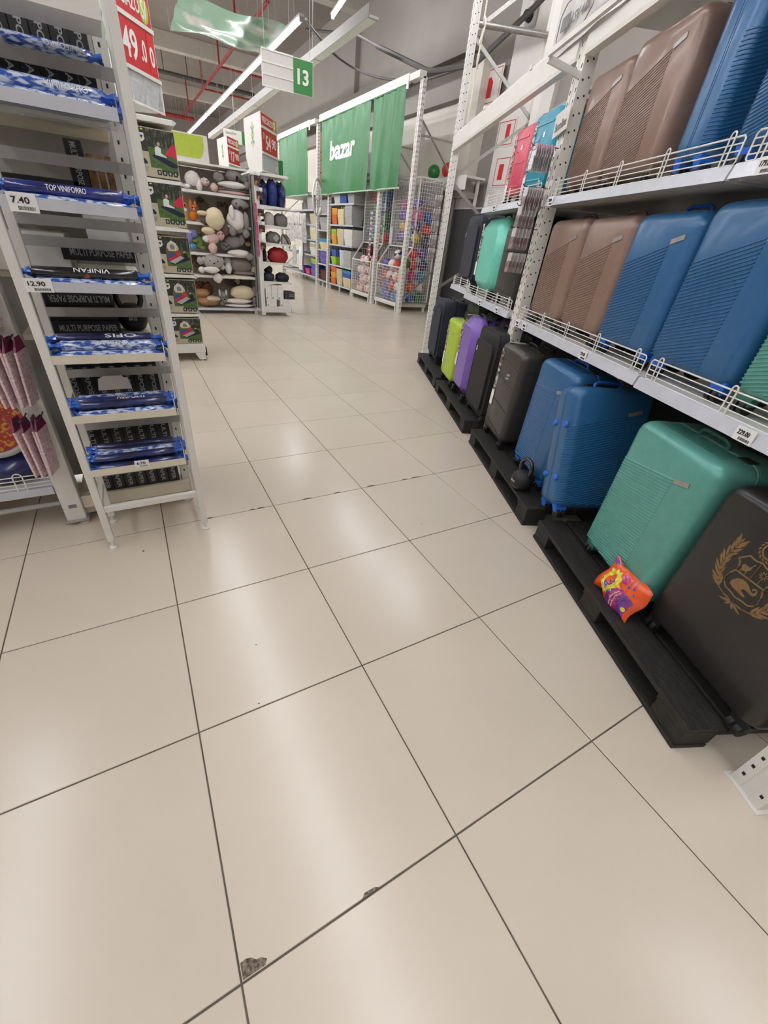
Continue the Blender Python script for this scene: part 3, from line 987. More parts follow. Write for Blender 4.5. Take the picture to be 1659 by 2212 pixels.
def airbed(z, h, var, label):
    w, dp = .40, .62
    t = thing('airbed_box', label, 'box', (.34, 5.105, z), 0, 'airbed boxes on the end unit')
    obj('carton', G().box(0, w, 0, dp, 0, h), KRAFT, t, bevel=.002)
    y = -.0003
    f = lambda n_, a, b, c, d, mt, k=0: flat(n_, t, w * a, w * b, h * c, h * d, y - .0007 * k, mt, .0006)

    def poly(n_, pts, mt, k):
        obj(n_, G().plate([(w * p[0], h * p[1]) for p in pts], y - .0007 * k, .0006), mt, t)
    f('dark_panel', .02, .40, .52, .985, DGRN)
    f('photo_grass', .40, .985, .20, .62, GRASS)
    f('photo_trees', .40, .985, .62, .985, TREES)
    f('grass_corner', .62, .985, .10, .20, GRASS)
    poly('logo_shield', [(.20, .74), (.30, .70), (.36, .76), (.35, .88), (.19, .88)], SIGNW, 1)
    poly('logo_mark', [(.24, .76), (.27, .82), (.30, .76), (.335, .83), (.22, .83)], DGRN, 2)
    for k in range(3):
        f('badge', .12 + .09 * k, .17 + .09 * k, .935, .965, YEL, 1)
    poly('small_airbed', [(.10, .30), (.12, .42), (.30, .37), (.35, .30), (.33, .26), (.12, .26)], NAVY, 1)
    if var == 0:
        poly('tent', [(.74, .50), (.985, .46), (.985, .74), (.93, .74), (.80, .60)], TENTR, 1)
        poly('airbed_picture', [(.46, .46), (.55, .50), (.985, .33), (.985, .26), (.86, .25), (.48, .42)], NAVY, 1)
        poly('figure_body', [(.53, .47), (.54, .62), (.60, .66), (.67, .62), (.66, .52), (.78, .46), (.76, .44), (.62, .46)], SHIRT, 2)
        poly('figure_head', [(.605, .67), (.60, .72), (.63, .75), (.66, .72), (.65, .67)], SKIN, 2)
        for k in range(4):
            f('icon', .52 + .115 * k, .61 + .115 * k, .06, .17, INK, 1)
            poly('icon_mark', [(.565 + .115 * k + .026 * math.cos(q), .115 + .035 * math.sin(q)) for q in [i * PI / 4 for i in range(8)]], GREYT, 2)
    else:
        poly('tent', [(.42, .62), (.46, .80), (.56, .90), (.66, .84), (.72, .70), (.68, .62)], TENTW, 1)
        poly('tent_window', [(.52, .66), (.52, .78), (.60, .80), (.63, .72), (.62, .66)], INKG, 2)
        poly('red_bag', [(.42, .62), (.42, .68), (.47, .68), (.47, .62)], SLEEP, 2)
        poly('airbed_picture', [(.46, .28), (.56, .24), (.96, .40), (.96, .46), (.88, .46)], NAVY, 1)
        poly('blue_blanket', [(.42, .50), (.56, .56), (.66, .50), (.50, .40), (.42, .44)], BLUEB, 2)
        poly('red_blanket', [(.42, .40), (.66, .54), (.76, .48), (.50, .34)], SLEEP, 3)
        poly('grey_blanket', [(.46, .32), (.74, .50), (.82, .44), (.58, .27)], GREYB, 4)
        poly('figure_body', [(.62, .54), (.66, .64), (.74, .62), (.76, .52)], SLEEP, 4)
        poly('figure_head', [(.67, .64), (.66, .69), (.69, .71), (.72, .69), (.71, .64)], SKIN, 5)
        poly('figure_body', [(.80, .50), (.82, .58), (.90, .56), (.92, .46), (.86, .44)], INK, 4)
        poly('figure_head', [(.82, .57), (.82, .62), (.85, .64), (.87, .60)], SKIN, 5)
        for k in range(3):
            f('icon', .60 + .13 * k, .69 + .13 * k, .05, .16, INK, 1)
            poly('icon_mark', [(.645 + .13 * k + .026 * math.cos(q), .105 + .035 * math.sin(q)) for q in [i * PI / 4 for i in range(8)]], GREYT, 2)
    for k in range(5):
        f('caption_line', .12, .36 - .03 * (k % 2), .20 - .022 * k, .206 - .022 * k, INKG, 1)


airbed(1.7, .35, 0, 'topmost airbed box with a red tent picture')
airbed(1.32, .345, 0, 'second airbed box from the top with a red tent picture')
airbed(.91, .325, 1, 'third airbed box from the top with a white tent picture')
airbed(.527, .325, 1, 'fourth airbed box from the top with a white tent picture')
airbed(.2, .27, 1, 'lowest airbed box with a white tent picture above the base')


# ================================================================== RIGHT: luggage rack
# local frame of everything on this rack: x = towards the camera end, y = into the rack
rackr = thing('luggage_rack', 'tall white perforated steel rack loaded with suitcases', 'rack', tuple(ORIG), RROT)
FD = .15      # front plane of the uprights
BD = 1.08     # rear plane
UPR = {'near': (-.19, -.09, 2.62), 'mid': (2.60, 2.70, 2.62), 'far': (5.73, 5.83, 4.3)}


def upright(s0, s1, d, zt, front=True):
    """perforated omega post: two flanges with a rib between them"""
    w = s1 - s0
    sg = 1 if front else -1
    prof = [(0, .0), (.034, .0), (.042, .02), (w - .042, .02), (w - .034, 0), (w, 0), (w, .075), (w - .004, .075), (w - .004, .004), (.0045, .004), (.0045, .075), (0, .075)]
    g_ = G().loft([[(-s1 + p[0], d + sg * p[1], .006) for p in prof], [(-s1 + p[0], d + sg * p[1], zt) for p in prof]])
    o = obj('upright', g_, WHITE, rackr)
    if front:
        h = G()
        z = .05
        while z < zt - .05:
            for q in (.017, w - .017):
                h.box(-s1 + q - .0045, -s1 + q + .0045, d - .0008, d + .001, z, z + (.012 if s0 < 0 else .02))
            z += .05
        obj('punched_slot', h, DARK, o, kind='stuff')
        h = G()
        z = .075
        while z < zt - .05:
            for q in (.02, .052):
                h.cyl((-s0 - .0008, d + q, z + (.012 if q > .03 else 0)), (-s0 + .0008, d + q, z + (.012 if q > .03 else 0)), .0055, n=8)
            z += .075
        obj('round_hole', h, DARK, o, kind='stuff')
    obj('foot_plate', G().box(-s1 - .012, -s0 + .012, d - .012 if front else d - .09, d + .09 if front else d + .012, 0, .006), WHITE, o)
    return o


for k, (s0, s1, zt) in UPR.items():
    upright(s0, s1, FD, zt)
    upright(s0, s1, BD, zt, False)
    c = -(s0 + s1) / 2
    z = .25
    i = 0
    while z < zt - .5:
        obj('diagonal_brace', G().bar((c, FD + .05, z if i % 2 else z + .58), (c, BD - .05, z + .58 if i % 2 else z), .012, .035), STEEL, rackr)
        z += .62
        i += 1
    if k == 'far':
        obj('tie_tube', G().cyl((c, FD + .05, 3.4), (c, BD - .04, 3.4), .028, n=10), STEEL, rackr, True)
        obj('tie_tube', G().cyl((c, FD + .05, .2), (c, BD - .04, .2), .02, n=10), STEEL, rackr, True)


def beam(s0, s1, d, z0, z1, nm='beam'):
    prof = [(d, z0), (d + .05, z0), (d + .05, z1 - .03), (d + .03, z1), (d, z1), (d - .004, z1 - .02), (d - .004, z0 + .02)]
    return obj(nm, G().loft([[(-s1, p[0], p[1]) for p in prof], [(-s0, p[0], p[1]) for p in prof]]), WHITE, rackr)


beam(2.70, 5.73, FD - .01, 2.345, 2.50)
beam(-.09, 2.60, FD - .01, 2.345, 2.50)
beam(2.70, 5.73, BD - .05, 2.345, 2.50)
beam(-.09, 2.60, BD - .05, 2.345, 2.50)
for s_ in (5.62, 4.55, 3.45, 2.78):
    obj('beam_clip', G().box(-s_ - .02, -s_ + .02, FD - .022, FD + .03, 2.49, 2.515), PLW, rackr)
obj('guard_bar', G().bar((-5.7, FD + .5, 2.72), (-2.7, FD + .5, 2.72), .012, .06), STEEL, rackr)
# upper decks: white boards with gaps
for s0, s1 in ((-.08, .62), (.66, 1.30), (1.36, 1.98), (2.06, 2.58)):
    obj('deck_board', G().box(-s1, -s0, FD + .05, BD - .05, 2.47, 2.49), WHITE, rackr)
for s0, s1 in ((2.75, 3.4), (3.5, 4.0)):
    obj('deck_board', G().box(-s1, -s0, FD + .4, BD - .05, 2.40, 2.42), GREYM, rackr)
obj('back_panel', G().box(-2.6, .15, BD + .08, BD + .09, .15, 1.66), DGREY, rackr)  # added dark sheet for the shade behind the near bay, also stops light
obj('back_panel', G().box(-4.75, -2.7, BD + .08, BD + .09, .15, 1.60), DGREY, rackr)  # same dark sheet standing in for shade behind the far bay
obj('cross_bar', G().box(-5.7, -2.7, BD - .1, BD - .07, 1.95, 2.05), GREYM, rackr)


def shelf(s0, s1, z, d0=FD - .02, tags=(), guard=True, rh=.042, loops=5):
    sh = obj('shelf', G().box(-s1, -s0, d0 + .012, BD - .05, z - .03, z), WHITE, rackr, bevel=.003)
    obj('price_rail', G().loft([[(x, d0 + .012, z + .004), (x, d0 + .002, z), (x, d0 - .008, z - rh), (x, d0 + .012, z - rh)] for x in (-s1, -s0)]), RAIL, sh)
    obj('shelf_underside', G().box(-s1 + .01, -s0 - .01, d0 + .03, BD - .06, z - .045, z - .03), GREYM, sh)
    for sp, tx in tags:
        price_tag(sh, tx, (-sp, d0 - .0075, z - rh / 2 + .001), .07, .046)
    if guard:
        wg_ = G()
        y = d0 + .016
        x0, x1 = -s1 + .015, -s0 - .015
        for q in (.022, .042, .062):
            wg_.cyl((x0, y, z + q), (x1, y, z + q), .0022, n=6)
        r_ = .008
        ring = [(x0 + r_, z + .082), (x1 - r_, z + .082), (x1, z + .082 - r_), (x1, z + .012), (x1 - r_, z + .004), (x0 + r_, z + .004), (x0, z + .012), (x0, z + .082 - r_)]
        wg_.tube([(p[0], y, p[1]) for p in ring], .003, 6, True)
        gd = obj('wire_guard', wg_, WIRE, sh, True, kind='stuff')
        for k in range(loops):
            xc = x0 + .055 + (x1 - x0 - .11) * k / (loops - 1)
            w_ = .011
            pts = [(xc - w_, y - .004, z - .004), (xc - w_, y - .004, z + .088)] + [(xc + w_ * math.cos(a_), y - .004, z + .088 + w_ * math.sin(a_)) for a_ in [PI - i * PI / 5 for i in range(1, 5)]] + [(xc + w_, y - .004, z + .088), (xc + w_, y - .004, z - .004)]
            obj('wire_loop', G().tube(pts, .0028, 6), WIRE, sh, True)
    return sh


shelf(1.10, 2.565, .985, tags=((2.50, '229.00'), (2.37, '229.00'), (1.55, '229.00')))
shelf(-.17, 1.07, .985, d0=FD - .035, tags=((.50, '229.00'),), loops=4)
shelf(1.10, 2.565, 1.70, tags=((2.49, '259.00'),), loops=5)
shelf(-.17, 1.07, 1.70, d0=FD - .035, tags=((.93, '179.00'),), loops=4)
shelf(2.74, 4.02, 1.005, tags=((3.45, '199.00'), (2.98, '199.00')))
shelf(4.04, 4.72, 1.03, d0=FD - .0, loops=3)
shelf(2.74, 3.98, 1.715, tags=((3.6, '199.00'),))
# brand flag and hang arm at the middle post
t = thing('brand_flag', 'white card with dark script lettering clipped to the middle post', 'sign', tuple(rk(2.72, .13, 2.07)), RROT)
obj('card', G().box(-.02, .16, -.002, .002, -.06, .055), SIGNW, t, rot=(0, R(-8), 0))
text('Saxoline', INKG, t, (.07, -.003, -.005), .14, .045, rot=(PI / 2, R(-8), 0), bold=.02)
obj('hang_arm', G().bar((-2.62, FD, 2.27), (-2.60, -.06, 2.31), .02, .03), WHITE, rackr)
obj('hang_arm', G().bar((-2.60, -.06, 2.33), (-1.3, -.03, 2.33), .02, .025), WHITE, rackr)
obj('arm_strut', G().bar((-1.4, FD, 2.36), (-1.4, -.03, 2.33), .02, .025), WHITE, rackr)

# big wrapped carton on top of the rack
t = thing('printed_sheet', 'large white printed plastic sheet hung over the top beam', 'sheet', tuple(rk(0, .118, 0)), RROT)
WRAP = M('white_plastic_sheet', (216, 214, 212), .22, noise=.04, scale=5, bump=.25, bscale=9, coat=.4)
g = G()
n, k = 60, 14
vs = []
for th_ in (0, .002):
    for i in range(n):
        for j in range(k):
            u, v = i / (n - 1), j / (k - 1)
            vs.append((-3.07 + 2.9 * u, th_ + .006 * math.sin(23 * u + 3 * v) + .004 * math.sin(51 * u - 5 * v), 2.43 + .85 * v))
fs = [(i * k + j, (i + 1) * k + j, (i + 1) * k + j + 1, i * k + j + 1) for i in range(n - 1) for j in range(k - 1)]
g.add(vs, fs + [tuple(q_ + n * k for q_ in reversed(f_)) for f_ in fs])
obj('sheet', g, WRAP, t, True)
obj('hem_bar', G().bar((-3.07, 0, 3.28), (-.17, 0, 3.28), .02, .02), WHITE, t)
for x in (-2.65, -.14):
    obj('support_pole', G().bar((x, .03, 2.45), (x, .03, 3.28), .03, .03), WHITE, t)
text('LSV 44%', INKG, t, (-2.72, -.012, 2.545), .21, .045, bold=.01)
obj('grey_label', G().box(-2.965, -2.86, -.013, -.010, 2.525, 2.585), INKG, t)
loop = [(-3.0 + .42 * u, -.012, z) for u, z in ((0, 2.50), (.1, 2.475), (.85, 2.48), (1, 2.52), (1, 2.60), (.9, 2.64), (.12, 2.64), (0, 2.60))]
obj('printed_outline', G().tube(loop, .003, 5, True), INKG, t)
for k, (x0, x1) in enumerate(((-2.5, -2.2), (-2.5, -2.12), (-2.5, -2.25))):
    obj('printed_line', G().box(x0, x1, -.012, -.010, 2.56 - .04 * k, 2.575 - .04 * k), M('pale_grey_ink', (178, 176, 174), .6), t)

# rope hanging by the tall post
ROPE = M('white_rope', (218, 212, 196), .8, noise=.1, scale=200)
pts = [(0, 0, 1.7), (0, 0, .62), (.012, 0, .60), (.05, .01, .55), (.065, 0, .47), (.03, -.01, .40), (-.02, 0, .44), (.0, .012, .52), (.025, 0, .38), (.04, -.012, .28), (.015, .01, .22), (-.015, 0, .28), (.005, .01, .33), (.0, 0, .2), (.0, 0, -.2), (-.01, 0, -.32)]
q = []
for i in range(len(pts) - 1):
    for j in range(4):
        u = j / 4
        p0, p1, p2, p3 = [Vector(pts[max(0, min(len(pts) - 1, i + k))]) for k in (-1, 0, 1, 2)]
        q.append(0.5 * ((2 * p1) + (p2 - p0) * u + (2 * p0 - 5 * p1 + 4 * p2 - p3) * u * u + (3 * p1 - p0 - 3 * p2 + p3) * u ** 3))
tag(obj('rope', G().tube(q, .009, 6), ROPE, smooth=True, loc=tuple(rk(5.6, .24, 2.8)), rot=(0, 0, RROT)), 'knotted white rope hanging beside the tall rack post', 'rope')

# wall signs and wall fitting behind the rack
def wall_sign(y, z, w_, h_, label, lines):
    t = thing('safety_sign', label, 'sign', (7.29, y, z), R(-90))
    obj('board', G().box(-w_ / 2, w_ / 2, 0, .01, -h_ / 2, h_ / 2), SIGNW, t)
    fr = G()
    e = .03
    for a_, b_, c_, d_ in ((-w_ / 2 + e, w_ / 2 - e, h_ / 2 - e - .012, h_ / 2 - e), (-w_ / 2 + e, w_ / 2 - e, -h_ / 2 + e, -h_ / 2 + e + .012), (-w_ / 2 + e, -w_ / 2 + e + .012, -h_ / 2 + e, h_ / 2 - e), (w_ / 2 - e - .012, w_ / 2 - e, -h_ / 2 + e, h_ / 2 - e)):
        fr.box(a_, b_, -.003, 0, c_, d_)
    obj('red_border', fr, REDP, t, kind='stuff')
    obj('red_symbol', G().plate([(p[0] * w_, p[1] * h_) for p in lines], 0, .004), REDP, t)


wall_sign(8.85, 4.12, .66, .55, 'white sign with red extinguisher symbol above the white beam', [(-.18, -.3), (.1, -.3), (.12, .1), (.0, .25), (-.12, .22), (-.2, .05)])
wall_sign(8.1, 3.35, .5, .42, 'white sign with red lettering below the white beam', [(.0, -.3), (.22, -.3), (.22, .3), (.0, .3)])
wall_sign(8.0, 2.75, .45, .5, 'white sign with red symbol half hidden by the pink suitcase', [(-.2, -.25), (.1, -.25), (.1, .25), (-.2, .25)])
t = thing('siren', 'grey wall fitting with black cap high on the white column', 'wall fitting', (7.3, 8.02, 4.85), R(-90))
obj('base', G().box(-.13, .13, -.06, 0, -.14, .14), GREYM, t, bevel=.02)
obj('cap', G().cyl((0, -.06, 0), (0, -.18, 0), .08, .06, n=16), RUBBER, t, True)
obj('conduit', G().cyl((.03, -.03, .14), (.03, -.03, 2.3), .03, n=8), GREYM, t, True)


# ================================================================== pallets
def pallet(s0, s1, d0, label, h=.125):
    L = s1 - s0
    t = thing('pallet', label, 'pallet', tuple(rk(s1, d0, 0)), RROT, 'black pallets under the luggage')
    for i, (y, w_) in enumerate(((0, .15), (.165, .13), (.31, .13), (.46, .15), (.63, .15), (.80, .2))):
        jz = random.uniform(-.002, .002)
        obj('deck_plank', G().box(0, L, y, y + w_, h - .02 + jz, h + jz), PALLET, t, bevel=.002)
    for x in (0, L / 2 - .07, L - .14):
        obj('cross_plank', G().box(x, x + .14, 0, 1.0, h - .04, h - .02), PALLET, t, bevel=.002)
        for y in (.0, .43, .86):
            obj('block', G().box(x + .004, x + .136, y + .004, y + .136, .02, h - .04), PALLET, t, bevel=.002)
    for y in (0, .43, .86):
        obj('bottom_plank', G().box(0, L, y, y + .13, 0, .02), PALLET, t, bevel=.002)
    return t


pallet(0.0, 1.195, 0.0, 'black wooden pallet nearest the camera under the crest suitcase')
pallet(1.305, 2.52, -.025, 'black wooden pallet with the kettlebell on it')
pallet(2.70, 3.93, -.035, 'black wooden pallet under the purple and lime suitcases')
pallet(4.0, 5.20, -.03, 'farthest black wooden pallet beside the tall post')
PT = .126


# ================================================================== suitcases
def hard(name, rgb, rough=.38, **k):
    return M(name, rgb, rough - .04, noise=.05, scale=30, bump=.05, bscale=350, coat=.22, metal=.12, **k)


C_BLUE = hard('blue_polycarbonate', (40, 96, 144))
C_BRN = hard('rose_brown_polycarbonate', (138, 112, 100))
C_GRN = hard('sea_green_polycarbonate', (92, 158, 146))
C_BLK = hard('black_polycarbonate', (36, 34, 34), .42)
C_BLK2 = hard('charcoal_polycarbonate', (58, 54, 51), .45)
C_LIM = hard('lime_polycarbonate', (170, 198, 40), .42)
C_PUR = hard('purple_polycarbonate', (118, 84, 172), .42)
C_MNT = hard('mint_polycarbonate', (112, 206, 184), .42)
C_PNK = hard('coral_pink_polycarbonate', (206, 72, 96), .42)
C_TEA = hard('teal_blue_polycarbonate', (28, 140, 166), .42)
C_NAV = M('navy_nylon', (38, 42, 56), .7, noise=.15, bump=.2, bscale=300)
C_BKN = M('black_nylon', (30, 29, 29), .7, noise=.15, bump=.2, bscale=300)
C_OLV = M('olive_nylon', (58, 72, 46), .7, noise=.15, bump=.2, bscale=300)
C_PRN = M('dark_purple_nylon', (60, 42, 92), .7, noise=.15, bump=.2, bscale=300)
BLUEW = M('bright_blue_plastic', (34, 104, 206), .35)
BRNW = M('brown_plastic', (120, 96, 86), .4)
GRNW = M('green_plastic', (60, 120, 104), .4)
STRIP = M('photo_strip_print', (60, 56, 54), .35, rgb2=(200, 186, 180), scale=22, stretch=(1, 1, 2.2), cut=(.48, .52))


def suitcase(label, s_near, s_far, d0, z0, H, D, style, mat, wheel=RUBBER, yaw=0.0, rot=None, ctr=None, group='suitcases on the luggage rack', handle=True, strip=False, rib_deg=17):
    W = s_far - s_near
    if ctr is None:
        c = rk((s_near + s_far) / 2, d0 + D / 2, z0)
        e = (0, 0, RROT + yaw)
    else:
        c, e = ctr, rot
    t = thing('suitcase', label, 'suitcase', tuple(c), 0, group, rot=e)
    wh = .058
    soft = style == 'soft'
    facet = style == 'facet'
    r = .052 if not facet else .085
    if soft:
        r = .07
    ncs = 5 if not facet else 1
    x0, x1, zb, zt = -W / 2, W / 2, wh, H
    ins0 = .034
    fr = [(-D / 2, ins0), (-D / 2 + .006, .6 * ins0), (-D / 2 + .016, .3 * ins0), (-D / 2 + .034, .003), (-D / 2 + .06, 0)]
    if facet:
        fr = [(-D / 2, .075), (-D / 2 + .055, .012), (-D / 2 + .07, .006), (-D / 2 + .08, 0)]
    if soft:
        fr = [(-D / 2, .02), (-D / 2 + .01, .007), (-D / 2 + .03, .002), (-D / 2 + .06, 0)]
    mid = [(-.008, 0), (-.006, .006), (.006, .006), (.008, 0)]
    bk = [(-a_, b_) for a_, b_ in reversed(fr)]
    loops = []
    for y, ins in fr + mid + bk:
        rr_ = max(.012, r - ins * .6)
        loops.append([(p[0], y, p[1]) for p in rrect(x0 + ins, x1 - ins, zb + ins, zt - ins, rr_, ncs)])
    sh = obj('shell', G().loft(loops), mat, t, True)
    zl = rrect(x0 + .004, x1 - .004, zb + .004, zt - .004, r - .004, ncs)
    obj('zipper', G().tube([(p[0], 0, p[1]) for p in zl], .0055, 6, True), RUBBER if style != 'rib' else mat, t, True)
    yf = -D / 2
    if style == 'rib':
        xl, xr = x0 + ins0, x0 + W * .68
        tn = math.tan(R(rib_deg))
        pitch = .0135 if H > .6 else .0125
        rb = G()
        k = 0
        zstart = zb + .02 - tn * (xr - xl)
        while True:
            za = zstart + k * pitch
            zr = za + tn * (xr - xl)
            k += 1
            if zr > zb + (zt - zb) * .80:
                break
            xa = xl
            if za < zb + .03:
                xa = xl + (zb + .03 - za) / tn
                if xa > xr - .01:
                    continue
            path = [((xr, yf, zr), (0, -1)), ((xa, yf, za + tn * (xa - xl)), (0, -1))]
            if xa == xl:
                # rib carried round the far corner of the shell
                zc = za
                path[1] = ((x0 + ins0, yf, zc), (-.25, -.97))
                path += [((x0 + .6 * ins0, yf + .006, zc - .001), (-.6, -.8)), ((x0 + .3 * ins0, yf + .016, zc - .002), (-.85, -.5)), ((x0 + .003, yf + .034, zc - .003), (-1, -.1))]
            dz = pitch * .30
            vs_, hh = [], .0034
            for (px_, py_, pz_), (nx_, ny_) in path:
                vs_ += [(px_ - nx_ * .001, py_ - ny_ * .001, pz_ - dz), (px_ + nx_ * hh, py_ + ny_ * hh, pz_ - dz * .25), (px_ + nx_ * hh, py_ + ny_ * hh, pz_ + dz * .25), (px_ - nx_ * .001, py_ - ny_ * .001, pz_ + dz)]
            fs_ = [(0, 1, 2, 3)]
            for q_ in range(len(path) - 1):
                for e_ in range(3):
                    fs_.append((q_ * 4 + e_, q_ * 4 + 4 + e_, q_ * 4 + 5 + e_, q_ * 4 + 1 + e_))
            rb.add(vs_, fs_)
        obj('rib_panel', rb, mat, sh, kind='stuff')
        zt_ = zb + (zt - zb) * .80
        obj('logo_plate', G().bar((xr + .004, yf - .002, zt_), (xr + .075, yf - .002, zt_ + .018), .004, .018), STEEL, t)
        rt = G()
        x = x0 + .08
        while x < x1 - .08:
            rt.box(x, x + .006, yf + .05, -.012, zt - .001, zt + .0014)
            x += .0125
        obj('top_ribs', rt, mat, sh, kind='stuff')
    if style == 'groove':
        for k in range(5):
            z = zb + (zt - zb) * (.16 + .17 * k)
            full = (k % 2 == 0)
            obj('ridge', G().bar((x0 + .05 + (0 if full else W * .0), yf - .001, z), (x1 - .05 - (0 if full else W * .45), yf - .001, z - .012), .008, .008), mat, t)
        obj('logo_plate', G().box(x0 + W * .56, x0 + W * .63, yf - .003, yf, zt - .15, zt - .12), CHROME, t)
    if style == 'seam':
        for k, zz in enumerate((.12, .40, .66, .86)):
            z = zb + (zt - zb) * zz
            obj('ridge', G().bar((x0 + .045, yf - .001, z), (x1 - .045, yf - .001, z - .035), .006, .007), mat, t)
            obj('ridge', G().bar((x1, yf + .055, z - .03), (x1, -.012, z - .03), .006, .006), mat, t)
        for q in ((x0 + W * .62, zt - .19), (x0 + W * .60, zt - .215)):
            obj('logo_plate', G().bar((q[0] - .02, yf - .002, q[1]), (q[0] + .03, yf - .002, q[1] + .01), .004, .014), CHROME, t)
    if facet:
        obj('logo_plate', G().box(x0 + .09, x0 + .12, yf - .003, yf, zt - .17, zt - .14), CHROME, t)
    if soft:
        pk_ = rrect(x0 + .035, x1 - .035, zb + .05, zt - .10, .05, 4)
        obj('front_pocket', G().loft([[(p[0], yf + .002, p[1]) for p in pk_], [(p[0] * .985, yf - .022, zb + (p[1] - zb) * .99 + .003) for p in pk_]]), mat, t, True)
        obj('piping', G().tube([(p[0], yf - .021, p[1]) for p in pk_], .004, 6, True), RUBBER, t, True)
        obj('piping', G().tube([(p[0], yf + .008, p[1]) for p in rrect(x0 + .004, x1 - .004, zb + .004, zt - .004, r, 5)], .005, 6, True), mat, t, True)
        obj('logo_plate', G().box(x0 + .06, x0 + .09, yf - .026, yf - .02, zt - .2, zt - .16), CHROME, t)
        for zz in (.3, .55):
            obj('stud', G().ball((x1 + .002, -D / 2 + .08, zb + (zt - zb) * zz), (.006, .006, .006), 8, 6), CHROME, t, True)
    if strip:
        obj('picture_strip', G().box(x0 + .05, x0 + .09, yf - .004, yf, zt - .36, zt - .045).box(x0 + .05, x0 + .09, yf + .03, 0, zt - .001, zt + .003), STRIP, t)
        obj('hang_tag', G().box(x0 + .046, x0 + .094, yf - .006, yf - .004, zt - .46, zt - .35), PAPERW, t)
    if handle:
        hm = wheel if style == 'rib' else RUBBER
        pts = [(-.075, 0, zt), (-.07, 0, zt + .018), (-.05, 0, zt + .026), (.05, 0, zt + .026), (.07, 0, zt + .018), (.075, 0, zt)]
        obj('top_handle', G().tube(pts, .008, 8), hm, t, True)
        obj('telescopic_handle', G().box(-.09, .09, D / 2 - .05, D / 2 - .02, zt - .004, zt + .018), RUBBER, t, bevel=.004)
        obj('luggage_lock', G().box(x1 - .10, x1 - .05, -.02, .02, zt - .003, zt + .006), RUBBER, t, bevel=.002)
    for sx in (-1, 1):
        for sy in (-1, 1):
            xw, yw = sx * (W / 2 - .05), sy * (D / 2 - .035)
            wl = obj('wheel', G().cyl((xw - .024, yw, .027), (xw - .006, yw, .027), .027, n=16).cyl((xw + .004, yw, .027), (xw + .022, yw, .027), .027, n=16), RUBBER, t, True)
            obj('wheel_bracket', G().loft([[(xw - .026, yw - .014, .03), (xw + .026, yw - .014, .03), (xw + .026, yw + .016, .03), (xw - .026, yw + .016, .03)], [(xw - .036, yw - .03 * (1 if sy > 0 else .6), wh + .02), (xw + .036, yw - .03 * (1 if sy > 0 else .6), wh + .02), (xw + .036, yw + .03 * (1 if sy < 0 else .6), wh + .02), (xw - .036, yw + .03 * (1 if sy < 0 else .6), wh + .02)]]), wheel, wl, bevel=.003)
    if style == 'rib' and ctr is not None and z0 == PT:
        # side feet on the narrow side towards the aisle
        for zz in (.26, .70):
            for yy in (-D * .27, D * .25):
                obj('side_stud', G().lathe([(.017, 0), (.017, .006), (.012, .012), (.0, .013)], 14), wheel, t, True, loc=(x0, yy, zb + (zt - zb) * zz), rot=(0, -PI / 2, 0))
    return t


# floor level, near to far
crest_case = suitcase('large matt black suitcase with a golden coat of arms', -.055, .465, .12, PT, .70, .30, 'plain', C_BLK)
suitcase('large sea green ribbed suitcase behind the detergent bag', .475, .955, .105, PT, .725, .30, 'rib', C_GRN, GRNW, yaw=R(-3), rib_deg=10)
suitcase('blue ribbed suitcase standing upright behind the kettlebell', 1.49, 1.94, .10, PT, .745, .28, 'rib', C_BLUE, BLUEW, rib_deg=6)
# blue case turned sideways: narrow side to the aisle, leaning to the far end
cc = rk(1.215, .245, PT + .029)
ang = RROT + R(90)
mt_ = Matrix.Rotation(R(-17), 3, BX) @ Matrix.Rotation(ang, 3, 'Z')
suitcase('bright blue suitcase turned sideways showing blue side studs', 0, .44, 0, PT, .71, .20, 'rib', C_BLUE, BLUEW, ctr=tuple(cc), rot=mt_.to_euler(), rib_deg=14)
suitcase('charcoal hard suitcase with a flag strip and chrome letter logo', 2.085, 2.505, .05, PT, .715, .30, 'seam', C_BLK2, strip=True)
suitcase('black fabric suitcase with front pocket next to the purple one', 2.60, 3.075, .06, PT, .735, .29, 'soft', C_BKN)
suitcase('purple faceted suitcase between the lime and black ones', 3.12, 3.56, .02, PT, .745, .27, 'facet', C_PUR, strip=True)
suitcase('lime green suitcase with horizontal ridges', 3.6, 4.06, .02, PT, .645, .26, 'groove', C_LIM, strip=True)
suitcase('navy fabric suitcase beside the tall rack post', 4.56, 5.06, .075, PT, .725, .30, 'soft', C_NAV)
suitcase('olive green fabric suitcase standing behind the lime one', 4.08, 4.54, .34, PT, .76, .26, 'soft', C_OLV)
suitcase('dark purple fabric suitcase behind the bright purple one', 3.1, 3.56, .40, PT, .74, .26, 'soft', C_PRN)
suitcase('black fabric suitcase at the back of the farthest pallet', 3.62, 4.06, .42, PT, .72, .26, 'soft', C_BKN)
# middle shelf
zs = .986
suitcase('rose brown suitcase nearest the middle post on the middle shelf', 2.06, 2.52, .185, zs, .605, .25, 'rib', C_BRN, BRNW)
suitcase('second rose brown suitcase on the middle shelf beside the blue ones', 1.61, 2.05, .185, zs, .605, .25, 'rib', C_BRN, BRNW)
suitcase('blue ribbed suitcase beside the brown pair on the middle shelf', 1.18, 1.605, .18, zs, .605, .25, 'rib', C_BLUE, BLUEW)
suitcase('wider blue ribbed suitcase in front of the green one on the middle shelf', .72, 1.165, .175, zs, .625, .26, 'rib', C_BLUE, BLUEW)
suitcase('sea green ribbed suitcase at the near end of the middle shelf', .24, .70, .175, zs, .61, .26, 'rib', C_GRN, GRNW)
